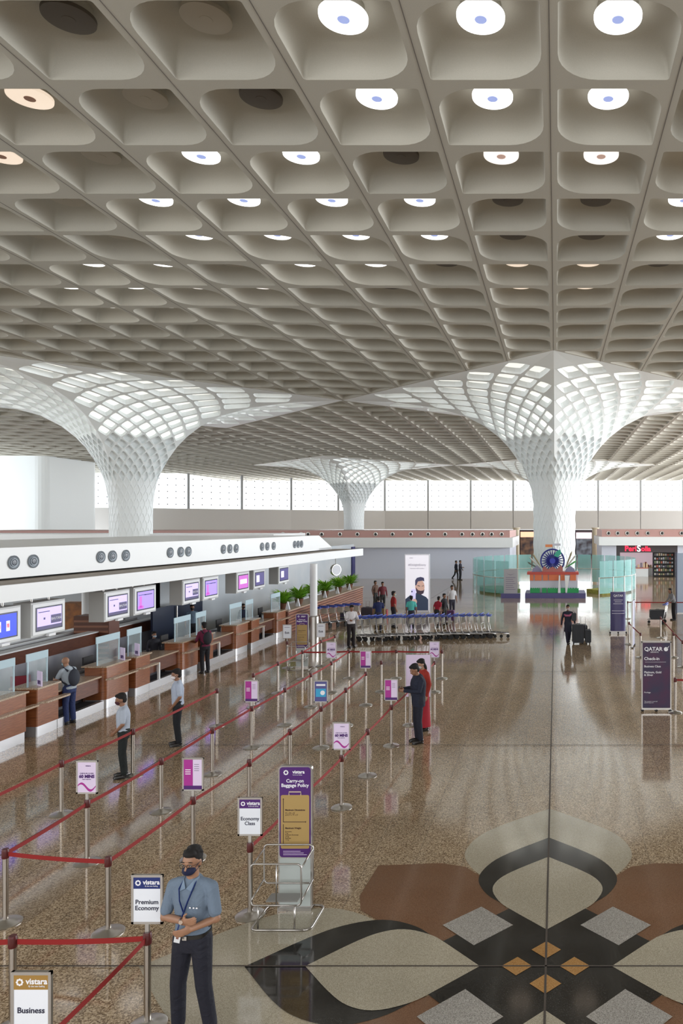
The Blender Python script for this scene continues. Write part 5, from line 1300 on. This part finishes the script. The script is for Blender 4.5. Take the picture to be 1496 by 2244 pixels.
person('man in a dark navy suit looking at his phone, mid hall', at(916, 1627), math.radians(-60), 1.78, shirt=(.012, .016, .035), pants=(.010, .012, .025), skin='b', sleeve='long', coat=.16, head_pitch=-.42, arms=[((-.23, -.06, 1.17), (-.08, -.33, 1.20)), ((.23, -.06, 1.17), (.08, -.33, 1.19))], width=1.15, girth=1.4)
ph = MB().box(-.035, .035, -.004, .004, -.07, .07).build('phone', M_blk, rz=math.radians(-68)); a_ = at(916, 1627); fw = Matrix.Rotation(math.radians(-68), 3, 'Z') @ Vector((0, -.45, 1.23)); ph.location = (a_[0] + fw.x, a_[1] + fw.y, 1.235); ph.rotation_euler = (-.6, 0, math.radians(-68)); tag(ph, 'dark phone held by the man in the navy suit', 'phone')
person('woman in a red patterned dress half hidden behind the man in the suit', at(927, 1600), math.radians(-50), 1.70, shirt=(.35, .03, .02), pants=(.3, .02, .03), dress=(.38, .015, .03), skin='c', hair='long', mask=(.5, .5, .5), head_pitch=-.3, sleeve='long')
person('staff member in a white shirt and black trousers beside the trolley row', at(769, 1419), math.radians(35), 1.70, shirt=(.62, .60, .62), pants=(.012, .008, .010), skin='b', sleeve='long', head_pitch=-.35, arms=[((-.24, -.08, 1.18), (-.18, -.33, 1.16)), ((.24, -.08, 1.18), (.18, -.33, 1.16))], vx=.016)
t, *_ = person('woman in dark clothes and pink scarf walking with suitcases', at(1244, 1411), math.radians(5), 1.58, shirt=(.015, .018, .035), pants=(.012, .012, .03), dress=None, skin='b', hair='bun', mask=(.5, .42, .45), sleeve='long', coat=.42, arms=[((-.26, .03, 1.15), (-.30, -.02, .88)), ((.25, .0, 1.18), (.32, .04, .93))], legs=[((-.07, -.10, .50), (-.03, -.12, .09)), ((.08, .0, .50), (.06, .16, .14))], vx=.016)
q = MB(); q.tube([(-.17, .02, 1.22), (-.1, -.12, 1.17), (.05, -.135, 1.17), (.15, -.05, 1.24)], [.03, .045, .045, .03], 8); q.build('scarf', mat('pink_scarf', (.45, .12, .22), .8), t, smooth=True)
b = thing('shoulder_bag', 'dark shoulder bag on the walking woman', 'bag', (t.location.x + .24, t.location.y - .02, .95)); MB().prism(rrect(-.10, .10, 0, .32, .04), -.07, .07, 'y').build('pouch', M_case2, b); MB().tube([(-.05, 0, .32), (-.04, 0, .43), (.05, 0, .32)], .008, 6).build('strap', M_rub, b)
wlk = [((-.09, .10, .50), (-.08, .34, .16)), ((.09, -.12, .50), (.09, -.12, .09))]
person('person in dark clothes walking along the pale lounge wall, left of the pair', at(999, 1271), math.radians(75), 1.68, shirt=(.03, .035, .06), pants=(.008, .01, .015), skin='b', legs=wlk, sleeve='long', vx=.025)
person('person in dark clothes walking along the pale lounge wall, right of the pair', at(1008, 1271.5), math.radians(75), 1.72, shirt=(.03, .03, .05), pants=(.005, .007, .012), skin='b', sleeve='long', vx=.025, arms=[((-.24, -.05, 1.18), (-.2, -.3, 1.15)), ((.24, .03, 1.15), (.24, -.1, .95))])
def back(lab, px, d, rz, h, sc, pc, **k): return person(lab, (XD(px, d), d, 0), math.radians(rz), h, shirt=sc, pants=pc, vx=.018, **k)
back('person in a navy T-shirt seen from behind, behind the trolley row', 829, 33.0, 200, 1.62, (.012, .02, .09), (.03, .03, .05))
back('person in a red shirt and white cap-like hair band behind the trolleys', 862, 34.5, 120, 1.72, (.30, .02, .02), (.02, .02, .03), skin='b', mask=(.35, .55, .50))
back('person in a turquoise T-shirt in front of the portrait poster', 901, 34.0, 185, 1.55, (.10, .52, .48), (.03, .03, .05), skin='b')
back('person in a red shirt crouching over bags right of the portrait poster', 957, 34.6, 150, 1.45, (.32, .01, .03), (.02, .02, .02), lean=.25)
back('person in black clothes among the bags right of the portrait poster', 973, 35.6, 60, 1.50, (.015, .015, .02), (.01, .01, .01), sleeve='long')
back('person in a white T-shirt standing behind the purple bags', 990, 38.5, 30, 1.66, (.60, .60, .62), (.03, .03, .05))
back('person in dark red clothes near the far end of the slatted counter', 838, 41.5, 30, 1.60, (.16, .03, .04), (.02, .02, .02), sleeve='long')
back('person in brown clothes sitting low near the far end of the slatted counter', 822, 43.0, 60, 1.55, (.14, .08, .06), (.02, .02, .02), sleeve='long')
# agents behind the desks
person('agent in dark navy seen through the guard of the nearest rounded desk', (-13.05 + .35, 15.9, 0), math.radians(70), 1.40, shirt=(.02, .035, .06), pants=(.01, .01, .02), skin='a', sleeve='long', vx=.016, mask=(.1, .1, .12))
person('masked agent behind the third rounded desk', (-12.95, 23.6, 0), math.radians(60), 1.42, shirt=(.02, .02, .03), pants=(.01, .01, .02), skin='b', mask=(.45, .55, .65), sleeve='long', vx=.016)
person('agent in navy seated beyond the fourth square desk', (-13.2, 30.9, 0), math.radians(60), 1.52, shirt=(.01, .015, .04), pants=(.01, .01, .02), skin='b', mask=(.02, .02, .03), sleeve='long', vx=.016)
person('staff member in a grey-blue shirt standing at the far end of the wooden band', (XD(421, 29.2), 29.2, 0), math.radians(30), 1.68, shirt=(.17, .24, .33), pants=(.02, .02, .03), skin='b', mask=(.02, .02, .02), vx=.016)
# right edge
person('person in grey striped top leaning over the trolley at the right edge', (XD(1476, 37.2), 37.2, 0), math.radians(-70), 1.62, shirt=(.22, .22, .23), pants=(.015, .015, .02), skin='b', hair='long', lean=.35, sleeve='long', vx=.016, arms=[((-.22, -.1, 1.2), (-.15, -.35, 1.05)), ((.22, -.1, 1.2), (.15, -.35, 1.05))])
